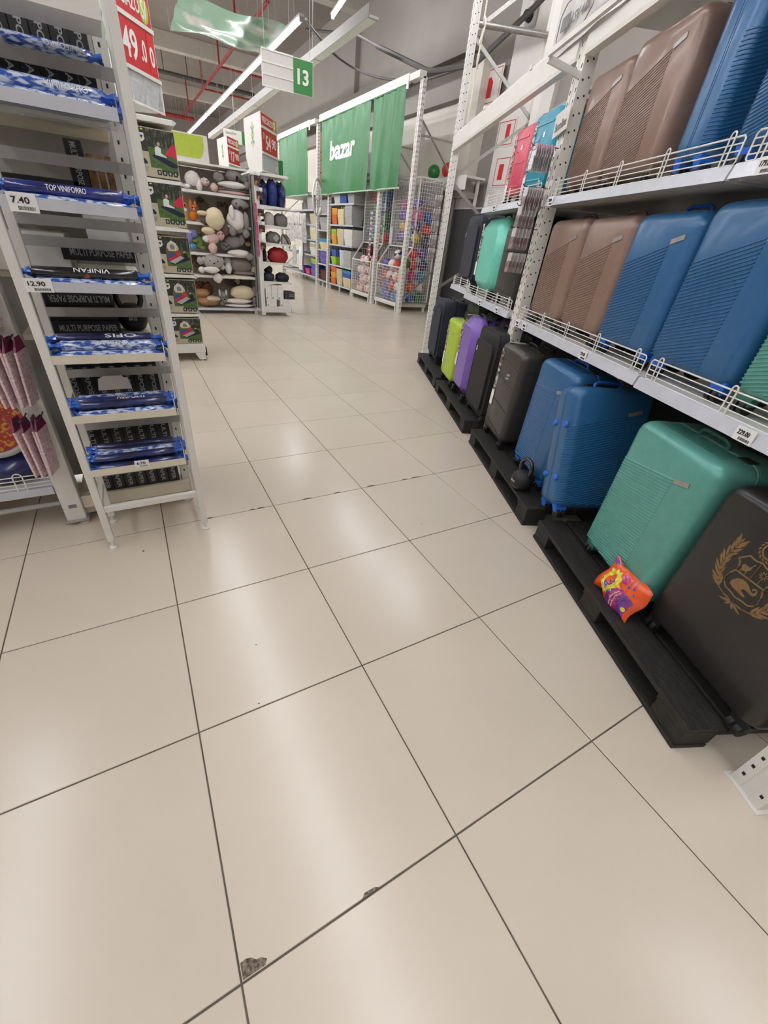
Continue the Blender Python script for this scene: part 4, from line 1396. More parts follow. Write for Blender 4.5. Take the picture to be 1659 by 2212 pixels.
# upper shelf
zs = 1.701
suitcase('rose brown suitcase nearest the middle post on the top shelf', 2.13, 2.53, .19, zs, .55, .23, 'rib', C_BRN, BRNW)
suitcase('second rose brown suitcase on the top shelf', 1.66, 2.115, .185, zs, .57, .25, 'rib', C_BRN, BRNW)
mt_ = Matrix.Rotation(RROT + R(90), 3, 'Z')
suitcase('blue suitcase turned narrow side out on the top shelf', 0, .44, 0, zs, .60, .19, 'rib', C_BLUE, BLUEW, ctr=tuple(rk(1.475, .42, zs)), rot=mt_.to_euler())
mt_ = Matrix.Rotation(RROT + R(4), 3, 'Z')
suitcase('blue suitcase at the near end of the top shelf', 0, .46, 0, zs, .60, .25, 'rib', C_BLUE, BLUEW, ctr=tuple(rk(1.03, .34, zs)), rot=mt_.to_euler())
# far bay
zs = 1.006
suitcase('black ridged suitcase beside the mint one on the far shelf', 2.86, 3.36, .19, zs, .57, .26, 'seam', C_BLK)
suitcase('mint green faceted suitcase on the far shelf', 3.42, 3.99, .165, zs, .635, .28, 'facet', C_MNT, strip=True)
suitcase('dark navy fabric suitcase at the far end of the shelf', 4.12, 4.62, .20, 1.031, .66, .26, 'soft', C_NAV)
suitcase('olive fabric suitcase lying back behind the mint suitcase', 3.3, 3.8, .50, zs, .66, .24, 'soft', C_OLV)
zs = 1.716
suitcase('coral pink ridged suitcase on the high far shelf', 3.27, 3.66, .19, zs, .49, .24, 'groove', C_PNK, strip=True)
suitcase('teal blue ridged suitcase beside the pink one on the high shelf', 2.84, 3.255, .18, zs, .50, .24, 'groove', C_TEA, strip=True)
suitcase('black suitcase behind the teal one on the high far shelf', 2.78, 3.2, .45, zs, .53, .24, 'groove', C_BLK)

# ---- golden coat of arms on the black case (millimetres in the case's own frame)
GOLD = M('bronze_gold_print', (132, 104, 66), .5, .2, noise=.1, scale=80)
cr = bpy.data.objects.new('coat_of_arms', None)
COL.objects.link(cr)
cr.parent = crest_case
cr['label'] = 'golden coat of arms print'
YF = -.15


def ln(pts, w_, closed=False):
    g_ = G()
    k = len(pts)
    for i in range(k if closed else k - 1):
        a_, b_ = Vector((pts[i][0], 0, pts[i][1])), Vector((pts[(i + 1) % k][0], 0, pts[(i + 1) % k][1]))
        g_.bar((a_.x / 1000, YF - .0006, a_.z / 1000), (b_.x / 1000, YF - .0006, b_.z / 1000), .0012, w_ / 1000)
    return g_


def mir(pts):
    return [(-42 - p[0], p[1]) for p in pts]


Z0 = -126
sh_ = lambda pts: [(p[0], p[1] + Z0) for p in pts]
outl = sh_([(-20, 663), (-36, 657), (-49, 656), (-63, 658), (-86, 629), (-76, 622), (-70, 607), (-71, 590), (-79, 572), (-83, 550), (-78, 534), (-64, 522), (-39, 520), (-19, 515)])
obj('shield_outline', ln(outl, 5), GOLD, cr)
obj('shield_outline', ln(mir(outl), 5), GOLD, cr)
obj('shield_bar', ln(sh_([(-72, 591), (-21, 594), (30, 597)]), 5), GOLD, cr)
obj('shield_bar', ln(sh_([(-21, 594), (-21, 662)]), 5), GOLD, cr)


def blob(nm, pts):
    obj(nm, G().plate([(p[0] / 1000, p[1] / 1000) for p in pts], YF, .0012), GOLD, cr)


blob('vicuna', sh_([(-65, 616), (-61, 626), (-51, 626), (-42, 626), (-39, 632), (-36, 644), (-30, 644), (-36, 634), (-35, 621), (-41, 612), (-41, 598), (-43, 598), (-46, 608), (-51, 604), (-59, 603), (-55, 593), (-58, 592), (-62, 605), (-61, 611)]))
blob('cornucopia', sh_([(-61, 543), (-61, 554), (-51, 572), (-38, 581), (-24, 582), (-11, 577), (2, 568), (11, 565), (15, 571), (14, 578), (8, 577), (8, 571), (3, 573), (5, 581), (13, 584), (19, 579), (22, 568), (18, 559), (9, 556), (-8, 558), (-18, 556), (-20, 548), (1, 539), (-3, 535), (-22, 535), (-46, 537)]))
for k in range(9):
    a_ = k * 2 * PI / 9
    blob('tree_leaf', sh_([(3 + 3 * math.cos(a_), 632 + 3 * math.sin(a_)), (3 + 10 * math.cos(a_ + .22), 632 + 10 * math.sin(a_ + .22)), (3 + 15 * math.cos(a_), 632 + 15 * math.sin(a_)), (3 + 10 * math.cos(a_ - .22), 632 + 10 * math.sin(a_ - .22))]))
obj('tree_trunk', ln(sh_([(3, 628), (5, 600)]), 4), GOLD, cr)


def leaf(px, pz, an, L, w_):
    c_, s_ = math.cos(an), math.sin(an)
    pts = [(0, 0), (.35, .5), (.7, .42), (1, 0), (.7, -.42), (.35, -.5)]
    blob('laurel_leaf', [(px + (u * L) * c_ - v * w_ * s_, pz + (u * L) * s_ + v * w_ * c_) for u, v in pts])


stem = sh_([(-17, 493), (-48, 496), (-82, 506), (-105, 534), (-119, 570), (-122, 607), (-114, 646), (-110, 674)])
for sm, mirf in ((stem, False), (mir(stem), True)):
    obj('laurel_stem', ln(sm, 3), GOLD, cr)
    for i in range(1, len(sm) - 1):
        for u in (0, .5):
            px = sm[i][0] + (sm[i + 1][0] - sm[i][0]) * u
            pz = sm[i][1] + (sm[i + 1][1] - sm[i][1]) * u
            an = math.atan2(sm[i + 1][1] - sm[i][1], sm[i + 1][0] - sm[i][0])
            if i < 2:
                continue
            leaf(px, pz, an + .45, 44, 9)
            leaf(px, pz, an - .45, 44, 9)
    leaf(sm[-1][0], sm[-1][1], math.atan2(sm[-1][1] - sm[-2][1], sm[-1][0] - sm[-2][0]), 20, 6)
for an, L in ((3.5, 44), (3.0, 40), (-.35, 46), (.1, 40), (-.9, 26), (-2.2, 26)):
    leaf(-20, 494 + Z0, an, L, 8)
for k in range(16):
    a_ = k * 2 * PI / 16
    leaf(-22 + 26 * math.cos(a_), 703 + Z0 + 26 * math.sin(a_), a_ + PI / 2 + .5, 14, 6)
    leaf(-22 + 30 * math.cos(a_), 703 + Z0 + 30 * math.sin(a_), a_ + PI / 2 - .3, 14, 5)

# ---- things on the pallets
kettlebell(tuple(rk(1.55, .022, PT)), '8KG', 'black eight kilo kettlebell on the pallet in front of the blue suitcase', .88, RROT + R(10))
# detergent bag
ORG = M('orange_film_bag', (228, 84, 28), .22, noise=.1, scale=16, coat=.6, bump=.8, bscale=13)
PURP = M('purple_film_print', (120, 52, 140), .25, noise=.15, scale=30, coat=.6)
MAGE = M('magenta_film_print', (186, 44, 120), .25, coat=.6)
YELF = M('yellow_film_print', (228, 214, 40), .25, coat=.6)
BLUF = M('blue_film_print', (36, 56, 150), .25, coat=.6)
bx_ = (BX * .045 + Vector((0, 0, .16))).normalized()
by_ = (AX * .99 - BX * .05).normalized()
bz_ = bx_.cross(by_).normalized()
by_ = bz_.cross(bx_)
bm_ = Matrix((bx_, by_, bz_)).transposed()
t = thing('detergent_bag', 'crumpled orange detergent bag leaning on the green suitcase', 'bag', tuple(rk(.562, .075, PT + .082)), 0, rot=bm_.to_euler())
BW, BH = .18, .235
nx, ny = 22, 26


def bagz(u, v):
    """height of the bag surface at u, v in 0..1"""
    e = min(u, 1 - u, v * 1.0, 1 - v) * 2
    return .002 + .04 * (max(e, 0) ** .55) * (1 - .35 * v) + .006 * math.sin(13 * u + 7 * v) * e + .006 * math.sin(21 * v - 9 * u) * e + .0035 * abs(math.sin(17 * u + 29 * v)) * e + .003 * abs(math.sin(31 * u - 19 * v)) * e - .022 * math.exp(-((u - .62) ** 2 + (v - .74) ** 2) / .006)


def bagp(u, v, up=0.0):
    x = (u - .5) * BW * (1 - .16 * math.exp(-((v - .78) / .12) ** 2)) + .006 * math.sin(9 * v)
    y = (v - .5) * BH + .008 * math.sin(7 * u)
    return (x, y, bagz(u, v) + up)


g = G()
vs = [bagp(i / (nx - 1), j / (ny - 1)) for i in range(nx) for j in range(ny)]
vb = [(p[0], p[1], .0005) for p in vs]
fs = [(i * ny + j, (i + 1) * ny + j, (i + 1) * ny + j + 1, i * ny + j + 1) for i in range(nx - 1) for j in range(ny - 1)]
g.add(vs + vb, fs + [tuple(q + nx * ny for q in reversed(f_)) for f_ in fs])
obj('film', g, ORG, t, True)


def decal(nm, pts, mat, lift=.0015, step=.035):
    """flat print on the crumpled bag: a polygon in u, v following its surface"""
    us = [p[0] for p in pts]
    vs_ = [p[1] for p in pts]

    def inside(u, v):
        c_ = False
        for i in range(len(pts)):
            (x1_, y1_), (x2_, y2_) = pts[i], pts[i - 1]
            if (y1_ > v) != (y2_ > v) and u < (x2_ - x1_) * (v - y1_) / (y2_ - y1_) + x1_:
                c_ = not c_
        return c_
    g_ = G()
    n_ = 30
    du, dv = (max(us) - min(us)) / n_, (max(vs_) - min(vs_)) / n_
    for i in range(n_):
        for j in range(n_):
            u, v = min(us) + (i + .5) * du, min(vs_) + (j + .5) * dv
            if inside(u, v):
                g_.add([bagp(u - du / 2, v - dv / 2, lift), bagp(u + du / 2, v - dv / 2, lift), bagp(u + du / 2, v + dv / 2, lift), bagp(u - du / 2, v + dv / 2, lift)], [(0, 1, 2, 3)])
    obj(nm, g_, mat, t, True)


def bagtext(body, mat, u, v, wu, hv, lift=.003):
    me, tw, th = text_mesh(body, mat, .01, .0)
    m2 = fine(me)
    for vv in m2.vertices:
        vv.co = bagp(u + vv.co.x / tw * wu, v + vv.co.y / th * hv, lift)
    link('lettering', m2, t)


star = [(.5 + (.40 if k % 2 else .33) * math.cos(k * PI / 12), .70 + (.20 if k % 2 else .16) * math.sin(k * PI / 12)) for k in range(24)]
decal('yellow_burst', star, YELF, .0012)
decal('orange_centre', [(.5 + .27 * math.cos(k * PI / 10), .70 + .115 * math.sin(k * PI / 10)) for k in range(20)], ORG, .0018)
decal('yellow_sweep', [(.2, .62), (.5, .58), (.8, .64), (.8, .68), (.5, .63), (.2, .66)], YELF, .0022)
bagtext('Ace', PAPERW, .46, .70, .46, .16, .0026)
bagtext('Ace', BLUF, .46, .70, .40, .145, .0034)
decal('purple_band', [(.02, .56), (.35, .57), (.55, .52), (.62, .40), (.5, .1), (.02, .06)], PURP, .0012)
decal('magenta_band', [(.02, .44), (.60, .50), (.60, .34), (.02, .28)], MAGE, .0018)
bagtext('MÁS PERFUME', PAPERW, .30, .43, .48, .035)
bagtext('MENOS ENJUAGADO', PAPERW, .30, .365, .50, .035)
decal('lilac_swirl', [(.84 + .10 * math.cos(k * PI / 8), .50 + .09 * math.sin(k * PI / 8)) for k in range(16)], MAGE, .0016)
decal('top_flash', [(.85, .88), (.98, .80), (.98, .98), (.85, .98)], PURP, .0014)
decal('round_badge', [(.70 + .05 * math.cos(k * PI / 6), .86 + .045 * math.sin(k * PI / 6)) for k in range(12)], YELF, .0016)
decal('round_badge', [(.22 + .05 * math.cos(k * PI / 6), .12 + .04 * math.sin(k * PI / 6)) for k in range(12)], YELF, .002)
for (u, v) in ((.72, .34), (.74, .26), (.62, .2)):
    decal('small_icon', [(u, v), (u + .05, v), (u + .05, v + .035), (u, v + .035)], BLUF, .0016)
bagtext('BLANCO', BLUF, .86, .36, .17, .03)
bagtext('BLANCO', BLUF, .88, .28, .17, .03)
bagtext('FRAGANCIA', BLUF, .34, .22, .34, .035)

# ---- clip packs hanging on the posts
CARD = M('grey_white_header_card', (196, 190, 190), .4, noise=.1, scale=40, coat=.3)
TOOL = M('dark_red_handles', (110, 62, 64), .25, rgb2=(168, 160, 160), scale=60, stretch=(3, 1, .5), coat=.5)
TOOLP = M('lilac_handles', (196, 158, 176), .35, coat=.3)
cd_me = mesh(G().box(-.035, .035, -.0015, .0015, -.05, 0), CARD)
bl_me = mesh(G().box(-.032, .032, -.006, .0015, -.12, -.05), TOOL, bevel=.003)
bp_me = mesh(G().box(-.032, .032, -.006, .0015, -.12, -.05), M('silver_blister', (150, 146, 146), .12, .3, noise=.3, scale=50, coat=.6, bump=.5, bscale=50), bevel=.003)
hd_me = mesh(G().box(-.025, .025, -.006, .006, -.02, .012), TOOLP, bevel=.004)


def hook_bunch(s_, d_in, z, n, lab, dstep=.018, lilac=False):
    t = thing('hook', 'black wire hook carrying the %s' % lab, 'hook', tuple(rk(s_, FD, z)), RROT, 'wire hooks on the rack posts')
    obj('wire', G().tube([(0, 0, 0), (0, d_in - FD - .02, 0), (0, d_in - FD - .03, .012)], .0025, 6), RUBBER, t, True)
    for k in range(n):
        t = thing('blister_pack', '%s pack from the aisle, %s' % (ORD[k], lab), 'blister pack', tuple(rk(s_ + .004 * (k % 2), d_in + k * dstep, z - .003)), RROT, 'hanging packs on the rack posts', rot=(R(-2 + (k * 7) % 5), R(-3 + (k * 5) % 6), RROT))
        link('header_card', cd_me, t)
        link('blister', bp_me if lilac else bl_me, t)
        if lilac:
            link('handle', hd_me, t)


for (z, n, lab, d_in, li) in ((1.955, 8, 'lilac bunch beside the teal suitcase', .0, True), (1.755, 8, 'second bunch down the middle post', .005, False),
                              (1.655, 5, 'third bunch down the middle post', -.005, False), (1.535, 5, 'fourth bunch down the middle post', -.01, False), (1.395, 5, 'lowest bunch on the middle post', .0, False)):
    hook_bunch(2.64, d_in, z, n, lab, .016 if n > 5 else .025, li)
for k, (z, n) in enumerate(((1.93, 4), (1.79, 4), (1.66, 4), (1.51, 4), (1.36, 4))):
    hook_bunch(5.78, .03, z, n, '%s bunch down the tall post' % ORD[k], .026)


# ================================================================== plush toy gondola
pg = thing('plush_shelf', 'white gondola shelves crowded with plush toys', 'shelf', (0, 0, 0))
obj('back_panel', G().box(.2, 2.235, 8.86, 8.88, .05, 2.12), M('beige_back_panel', (186, 178, 166), .7), pg)
obj('side_panel', G().box(2.215, 2.235, 8.36, 8.86, .1, 2.12), GREYM, pg)
for z, d0 in ((1.797, 8.32), (1.376, 8.32), (.95, 8.32), (.617, 8.30)):
    sh = obj('shelf', G().box(.2, 2.19, d0, 8.86, z - .03, z), WHITE, pg, bevel=.003)
    obj('price_rail', G().box(.2, 2.19, d0 - .012, d0, z - .034, z + .004), WHITE, sh)
obj('top_board', G().box(.2, 2.18, 8.3, 8.86, 2.128, 2.155), WHITE, pg, bevel=.003)
obj('base_deck', G().box(.2, 2.2, 8.3, 8.86, .06, .1), GREYM, pg)
obj('price_rail', G().box(.2, 2.2, 8.285, 8.3, .062, .1), RAIL, pg)
obj('base_foot', G().box(2.15, 2.21, 8.31, 8.36, 0, .06), WHITE, pg)
obj('base_foot', G().box(1.0, 1.06, 8.31, 8.36, 0, .06), WHITE, pg)
t = thing('header_board', 'white header board with a lime green rounded panel', 'sign', (.5, 8.4, 2.157))
obj('board', G().box(0, 1.12, 0, .02, 0, .33), SIGNW, t)
obj('lime_panel', G().plate([(.02, .06), (.95, .045), (1.0, .06), (1.04, .12), (1.06, .20), (1.06, .315), (.02, .315)], -.0005, .002), LIME, t)
PL = {'W': ('white_plush', (226, 220, 214)), 'P': ('pink_plush', (222, 186, 180)), 'G': ('grey_plush', (142, 136, 134)), 'K': ('black_plush_nose', (26, 24, 24)),
      'O': ('orange_plush', (214, 118, 40)), 'Y': ('yellow_plush', (214, 168, 60)), 'B': ('brown_plush', (104, 88, 78)), 'C': ('cream_plush', (222, 208, 172)),
      'V': ('lilac_plush', (134, 130, 190)), 'U': ('sky_blue_plush', (84, 146, 190)), 'F': ('frog_green_plush', (110, 132, 66)), 'L': ('pale_grey_plush', (172, 164, 158)),
      'R': ('rust_plush', (120, 76, 56)), 'T': ('taupe_plush', (136, 124, 118)), 'N': ('gold_plush', (176, 132, 92)), 'S': ('sequin_patch', (214, 196, 178))}
PLM = {}
for k, (n_, c_) in PL.items():
    mt = M(n_, c_, .85 if k not in 'NS' else .3, noise=.1, scale=24, bump=.45 if k not in 'K' else 0, bscale=90, metal=.3 if k in 'NS' else 0)
    g_ = G().ball((0, 0, 0), (1, 1, 1), 18, 12)
    rn = random.Random(ord(k))
    a1, a2, a3 = [rn.uniform(0, 6) for _ in range(3)]
    for i, (x, y, z) in enumerate(g_.v):
        f_ = 1 + .045 * math.sin(5 * x + a1) + .04 * math.sin(6 * y + 3 * z + a2) + .035 * math.sin(7 * z - 4 * x + a3)
        g_.v[i] = (x * f_, y * f_, z * f_)
    PLM[k] = mesh(g_, mt, True)
TOYS = [
    ('white bunny slumped over on the top plush shelf', 'rabbit', 8.42, [('body', 1.336, 1.945, 0.112, 0.101, 'W'), ('head', 1.515, 1.925, 0.071, 0.056, 'W'), ('muzzle', 1.501, 1.91, 0.048, 0.034, 'P'), ('arm', 1.417, 1.863, 0.048, 0.075, 'W'), ('foot', 1.643, 1.87, 0.06, 0.059, 'P'), ('foot', 1.226, 1.836, 0.058, 0.032, 'W'), ('ear', 1.274, 1.901, 0.044, 0.056, 'W')]),
    ('grey koala plush with black nose lying on the top plush shelf', 'koala', 8.42, [('head', 1.973, 2.069, 0.134, 0.087, 'G'), ('nose', 2.015, 2.027, 0.026, 0.036, 'K'), ('eye', 1.944, 2.073, 0.014, 0.011, 'K'), ('ear', 1.735, 2.017, 0.087, 0.07, 'G'), ('arm', 1.946, 1.929, 0.224, 0.05, 'W'), ('paw', 2.182, 1.956, 0.055, 0.054, 'G'), ('ear', 2.147, 2.034, 0.067, 0.043, 'G')]),
    ('flat pink plush cushion under the koala on the top shelf', 'cushion', 8.42, [('body', 1.953, 1.829, 0.263, 0.033, 'P'), ('back', 1.951, 1.867, 0.25, 0.02, 'G')]),
    ('small yellow tiger plush beside the orange bunny', 'tiger', 8.42, [('head', 1.136, 1.583, 0.054, 0.041, 'O'), ('body', 1.13, 1.482, 0.056, 0.069, 'Y'), ('nose', 1.149, 1.527, 0.029, 0.025, 'W'), ('foot', 1.136, 1.414, 0.045, 0.025, 'Y')]),
    ('orange bunny plush with upright ears', 'rabbit', 8.42, [('body', 1.272, 1.456, 0.071, 0.07, 'O'), ('head', 1.293, 1.556, 0.051, 0.049, 'O'), ('ear', 1.253, 1.609, 0.025, 0.063, 'O'), ('ear', 1.321, 1.616, 0.023, 0.049, 'O')]),
    ('brown plush dog behind the cream bonnet toy', 'dog', 8.7, [('head', 1.447, 1.672, 0.065, 0.065, 'B'), ('body', 1.507, 1.599, 0.09, 0.081, 'B')]),
    ('brown plush with a cream bonnet hanging over the second shelf', 'plush', 8.31, [('bonnet', 1.587, 1.446, 0.155, 0.15, 'C'), ('ear', 1.423, 1.431, 0.072, 0.075, 'B'), ('ear', 1.737, 1.318, 0.067, 0.093, 'B'), ('brim', 1.399, 1.507, 0.087, 0.033, 'C'), ('body', 1.462, 1.295, 0.095, 0.061, 'B')]),
    ('white bellied grey koala plush sitting on the second shelf', 'koala', 8.32, [('body', 1.948, 1.459, 0.155, 0.153, 'W'), ('head', 2.019, 1.682, 0.141, 0.075, 'G'), ('nose', 2.012, 1.636, 0.032, 0.034, 'K'), ('eye', 1.95, 1.691, 0.015, 0.012, 'K'), ('leg', 1.858, 1.296, 0.06, 0.065, 'G'), ('leg', 2.083, 1.283, 0.061, 0.066, 'G'), ('arm', 1.867, 1.552, 0.046, 0.11, 'W'), ('arm', 2.096, 1.462, 0.05, 0.124, 'G'), ('hip', 1.984, 1.327, 0.088, 0.053, 'G')]),
    ('dark brown plush bear behind the white bellied koala', 'bear', 8.68, [('body', 1.826, 1.569, 0.113, 0.114, 'B'), ('head', 1.798, 1.648, 0.074, 0.051, 'B')]),
    ('lilac and blue plush monster beside the green frog', 'plush', 8.42, [('body', 1.221, 1.201, 0.082, 0.072, 'V'), ('arm', 1.158, 1.165, 0.047, 0.093, 'V'), ('foot', 1.196, 1.033, 0.059, 0.048, 'U')]),
    ('green plush frog on the third plush shelf', 'frog', 8.42, [('head', 1.331, 1.199, 0.04, 0.052, 'F'), ('body', 1.309, 1.083, 0.084, 0.09, 'F'), ('leg', 1.358, 1.018, 0.048, 0.037, 'F'), ('arm', 1.242, 1.11, 0.059, 0.029, 'F')]),
    ('pink and white bunny plush hanging off the third shelf', 'rabbit', 8.31, [('body', 1.504, 1.175, 0.12, 0.088, 'P'), ('head', 1.654, 1.228, 0.067, 0.073, 'P'), ('leg', 1.499, 1.039, 0.07, 0.085, 'P'), ('arm', 1.408, 1.157, 0.057, 0.05, 'W'), ('leg', 1.459, 1.274, 0.107, 0.051, 'C')]),
    ('grey plush bear lying on the third shelf', 'bear', 8.42, [('body', 1.888, 1.147, 0.166, 0.103, 'G'), ('head', 1.742, 1.071, 0.088, 0.065, 'G'), ('arm', 2.019, 1.189, 0.054, 0.087, 'G')]),
    ('dark brown plush at the right end of the third shelf', 'plush', 8.6, [('body', 2.189, 1.172, 0.08, 0.1, 'B'), ('face', 2.158, 1.125, 0.053, 0.039, 'C')]),
    ('white plush with grey paw drooping over the third shelf', 'plush', 8.32, [('body', 1.951, 0.981, 0.194, 0.057, 'W'), ('paw', 2.115, 0.942, 0.079, 0.056, 'G')]),
    ('white grey dog plush dangling a leg from the fourth shelf', 'dog', 8.31, [('head', 1.483, 0.822, 0.167, 0.109, 'L'), ('leg', 1.437, 0.709, 0.136, 0.054, 'W'), ('foot', 1.529, 0.584, 0.076, 0.078, 'W'), ('arm', 1.273, 0.701, 0.055, 0.05, 'W'), ('ear', 1.274, 0.832, 0.06, 0.054, 'L')]),
    ('rusty red plush at the left of the fourth shelf', 'plush', 8.6, [('body', 1.211, 0.818, 0.076, 0.083, 'R'), ('head', 1.273, 0.744, 0.075, 0.045, 'B')]),
    ('grey brown plush with ruffled fur on the fourth shelf', 'plush', 8.42, [('body', 1.981, 0.796, 0.199, 0.12, 'T'), ('head', 1.741, 0.84, 0.077, 0.079, 'L'), ('paw', 1.642, 0.75, 0.048, 0.043, 'W'), ('collar', 1.749, 0.738, 0.058, 0.091, 'W'), ('ear', 2.206, 0.866, 0.047, 0.063, 'L')]),
    ('folded cream plush blanket stack on the fourth shelf', 'blanket', 8.42, [('fold', 1.924, 0.613, 0.31, 0.028, 'C'), ('fold', 2.036, 0.671, 0.216, 0.04, 'T'), ('fold', 2.195, 0.738, 0.054, 0.064, 'C')]),
    ('brown plush bear with pink muzzle on the bottom shelf', 'bear', 8.65, [('body', 1.392, 0.372, 0.098, 0.108, 'R'), ('head', 1.256, 0.403, 0.077, 0.083, 'R')]),
    ('tan sequin slipper plush on the bottom shelf', 'slipper', 8.42, [('body', 1.26, 0.324, 0.126, 0.071, 'N')]),
    ('gold sequin cushion at the front of the bottom shelf', 'cushion', 8.42, [('body', 1.344, 0.195, 0.194, 0.087, 'N'), ('patch', 1.414, 0.245, 0.123, 0.048, 'S')]),
    ('horned grey bull plush on the bottom shelf', 'bull', 8.42, [('head', 1.616, 0.25, 0.066, 0.103, 'G'), ('horn', 1.554, 0.333, 0.021, 0.06, 'W'), ('horn', 1.669, 0.336, 0.021, 0.054, 'W'), ('ear', 1.573, 0.163, 0.053, 0.043, 'G')]),
    ('dark brown monkey plush with cream face on the bottom shelf', 'monkey', 8.7, [('head', 1.879, 0.493, 0.151, 0.061, 'B'), ('face', 1.935, 0.507, 0.055, 0.047, 'C')]),
    ('large cream pleated cushion on the bottom shelf', 'cushion', 8.42, [('body', 1.979, 0.345, 0.227, 0.116, 'C'), ('side', 2.201, 0.376, 0.063, 0.086, 'T')]),
    ('upper white plush blanket under the cream cushion', 'blanket', 8.42, [('fold', 1.884, 0.207, 0.262, 0.045, 'W'), ('end', 2.183, 0.232, 0.051, 0.057, 'G')]),
    ('lower white plush blanket on the bottom shelf', 'blanket', 8.42, [('fold', 1.891, 0.132, 0.264, 0.033, 'W'), ('end', 2.184, 0.15, 0.051, 0.043, 'G')]),
]
for lab, kd, y, parts in TOYS:
    zc = min(p[2] - p[4] for p in parts)
    xc = sum(p[1] for p in parts) / len(parts)
    t = thing('plush_' + kd if kd not in ('cushion', 'blanket', 'slipper', 'plush') else ('plush_toy' if kd == 'plush' else kd), lab, 'plush toy' if kd not in ('cushion', 'blanket', 'slipper') else kd, (xc, y, zc), 0, 'plush toys on the gondola')
    for i, (n_, x, z, rx_, rz_, c_) in enumerate(parts):
        dy = 0.0
        ry = min(max(rx_, rz_) * .8, .11)
        if n_ in ('nose', 'eye', 'muzzle', 'face', 'patch'):
            dy = -.085
            ry = max(rx_, rz_) * .7
        elif n_ in ('arm', 'leg', 'foot', 'paw', 'brim', 'bonnet', 'collar'):
            dy = -.05
        elif n_ in ('ear', 'side', 'horn'):
            dy = -.01
            ry = min(rx_, rz_) * .9
        link(n_, PLM[c_], t, (x - xc, dy, z - zc), (0, 0, 0), (rx_, ry, rz_))
        if n_ == 'head' and kd in ('rabbit', 'bear', 'dog', 'tiger', 'frog', 'monkey', 'bull'):
            for sg in (-1, 1):
                link('eye', PLM['K'], t, (x - xc + sg * rx_ * .38, dy - ry * .90, z - zc + rz_ * .22), (0, 0, 0), (.011, .008, .011))
            if kd in ('bear', 'dog', 'monkey', 'tiger'):
                for sg in (-1, 1):
                    link('ear', PLM[c_], t, (x - xc + sg * rx_ * .78, dy, z - zc + rz_ * (.72 if kd != 'dog' else .1)), (0, sg * .4, 0), (rx_ * .3, ry * .35, rz_ * (.34 if kd != 'dog' else .6)))
            link('nose', PLM['K' if kd != 'rabbit' else 'P'], t, (x - xc, dy - ry * 1.0, z - zc - rz_ * .1), (0, 0, 0), (.016, .012, .012))
t = thing('fabric_roll_stand', 'row of tan rolls at the left of the top plush shelf', 'rolls', (1.08, 8.6, 1.8))
for k in range(3):
    obj('roll', G().cyl((.0 + k * .05, 0, 0), (.0 + k * .05 - .03, .05, .3), .022, n=10), M('tan_roll', (178, 138, 96), .5), t, True)

# ================================================================== end unit with bags
endcap((0, 8.1, 0), 'white end unit holding sleeping bags and boxes', (2.238, 2.305), .9, [1.70, 1.43, 1.176, .882, .578], 2.125, 2.80, .165)
NAVS = M('navy_sleeping_bag', (30, 48, 112), .45, noise=.2, bump=.4, bscale=18)
NAVF = M('navy_bag_in_film', (36, 46, 96), .12, noise=.45, scale=14, coat=.9, bump=.8, bscale=16)


def pillow(name, label, cat, c, r, mat, group=None, e=2.6, wob=.05, rot=(0, 0, 0), flatb=.75):
    """soft boxy bag: superellipsoid with folds and a flattened underside"""
    g_ = G().ball((0, 0, 0), (1, 1, 1), 24, 16)
    for i, (x, y, z) in enumerate(g_.v):
        nrm = (abs(x) ** e + abs(y) ** e + abs(z) ** e) ** (1 / e)
        k_ = 1 / max(nrm, 1e-6)
        f_ = k_ * (1 + wob * math.sin(9 * x + 4 * z) * math.sin(7 * z + 3 * y) + wob * .6 * math.sin(15 * x - 8 * z))
        g_.v[i] = (x * f_ * r[0], y * f_ * r[1], max(z * f_, -flatb) * r[2])
    o = obj(name, g_, mat, smooth=True, loc=(c[0], c[1], c[2] + flatb * r[2]), rot=rot)
    return tag(o, label, cat, group)


pillow('sleeping_bag', 'navy sleeping bag in clear wrap beside the column', 'sleeping bag', (2.41, 8.38, 1.702), (.09, .22, .21), NAVF, 'wrapped sleeping bags')
pillow('sleeping_bag', 'rolled navy sleeping bag between two wrapped ones', 'sleeping bag', (2.565, 8.30, 1.702), (.085, .18, .215), NAVS, 'wrapped sleeping bags')
pillow('sleeping_bag', 'navy sleeping bag in clear wrap at the shelf edge', 'sleeping bag', (2.725, 8.38, 1.702), (.09, .22, .205), NAVF, 'wrapped sleeping bags')
GREYC = M('grey_cap_fabric', (120, 116, 112), .6, noise=.15, bump=.3, bscale=40)
LGREY = M('pale_grey_fabric', (186, 182, 176), .5, noise=.1, bump=.3, bscale=40)
pillow('knee_support', 'pale grey moulded support in front on the cap shelf', 'support', (2.48, 8.22, 1.432), (.09, .08, .11), LGREY)
pillow('grey_cap', 'round dark grey cap on the upper cap shelf', 'cap', (2.71, 8.3, 1.432), (.12, .12, .11), GREYC)
pillow('strap_bundle', 'black strap bundle at the left of the cap shelf', 'straps', (2.40, 8.25, 1.432), (.05, .06, .05), RUBBER)
pillow('grey_cap', 'grey cap with a square tag on the lower cap shelf', 'cap', (2.55, 8.26, 1.178), (.13, .11, .10), GREYC)
pillow('knee_support', 'grey support with black and tan straps at the shelf edge', 'support', (2.76, 8.24, 1.178), (.07, .08, .09), LGREY)
t = thing('strap_set', 'black and tan straps hanging over the lower cap shelf', 'straps', (2.75, 8.16, 1.2))
for k in range(3):
    obj('strap', G().tube([(-.05 + .03 * k, 0, .12), (0 + .03 * k, -.03, .06), (.05 + .02 * k, -.03, -.01), (.07, -.02, -.08 + .03 * k)], .008, 6), RUBBER if k != 1 else M('tan_strap', (150, 116, 70), .6), t, True)
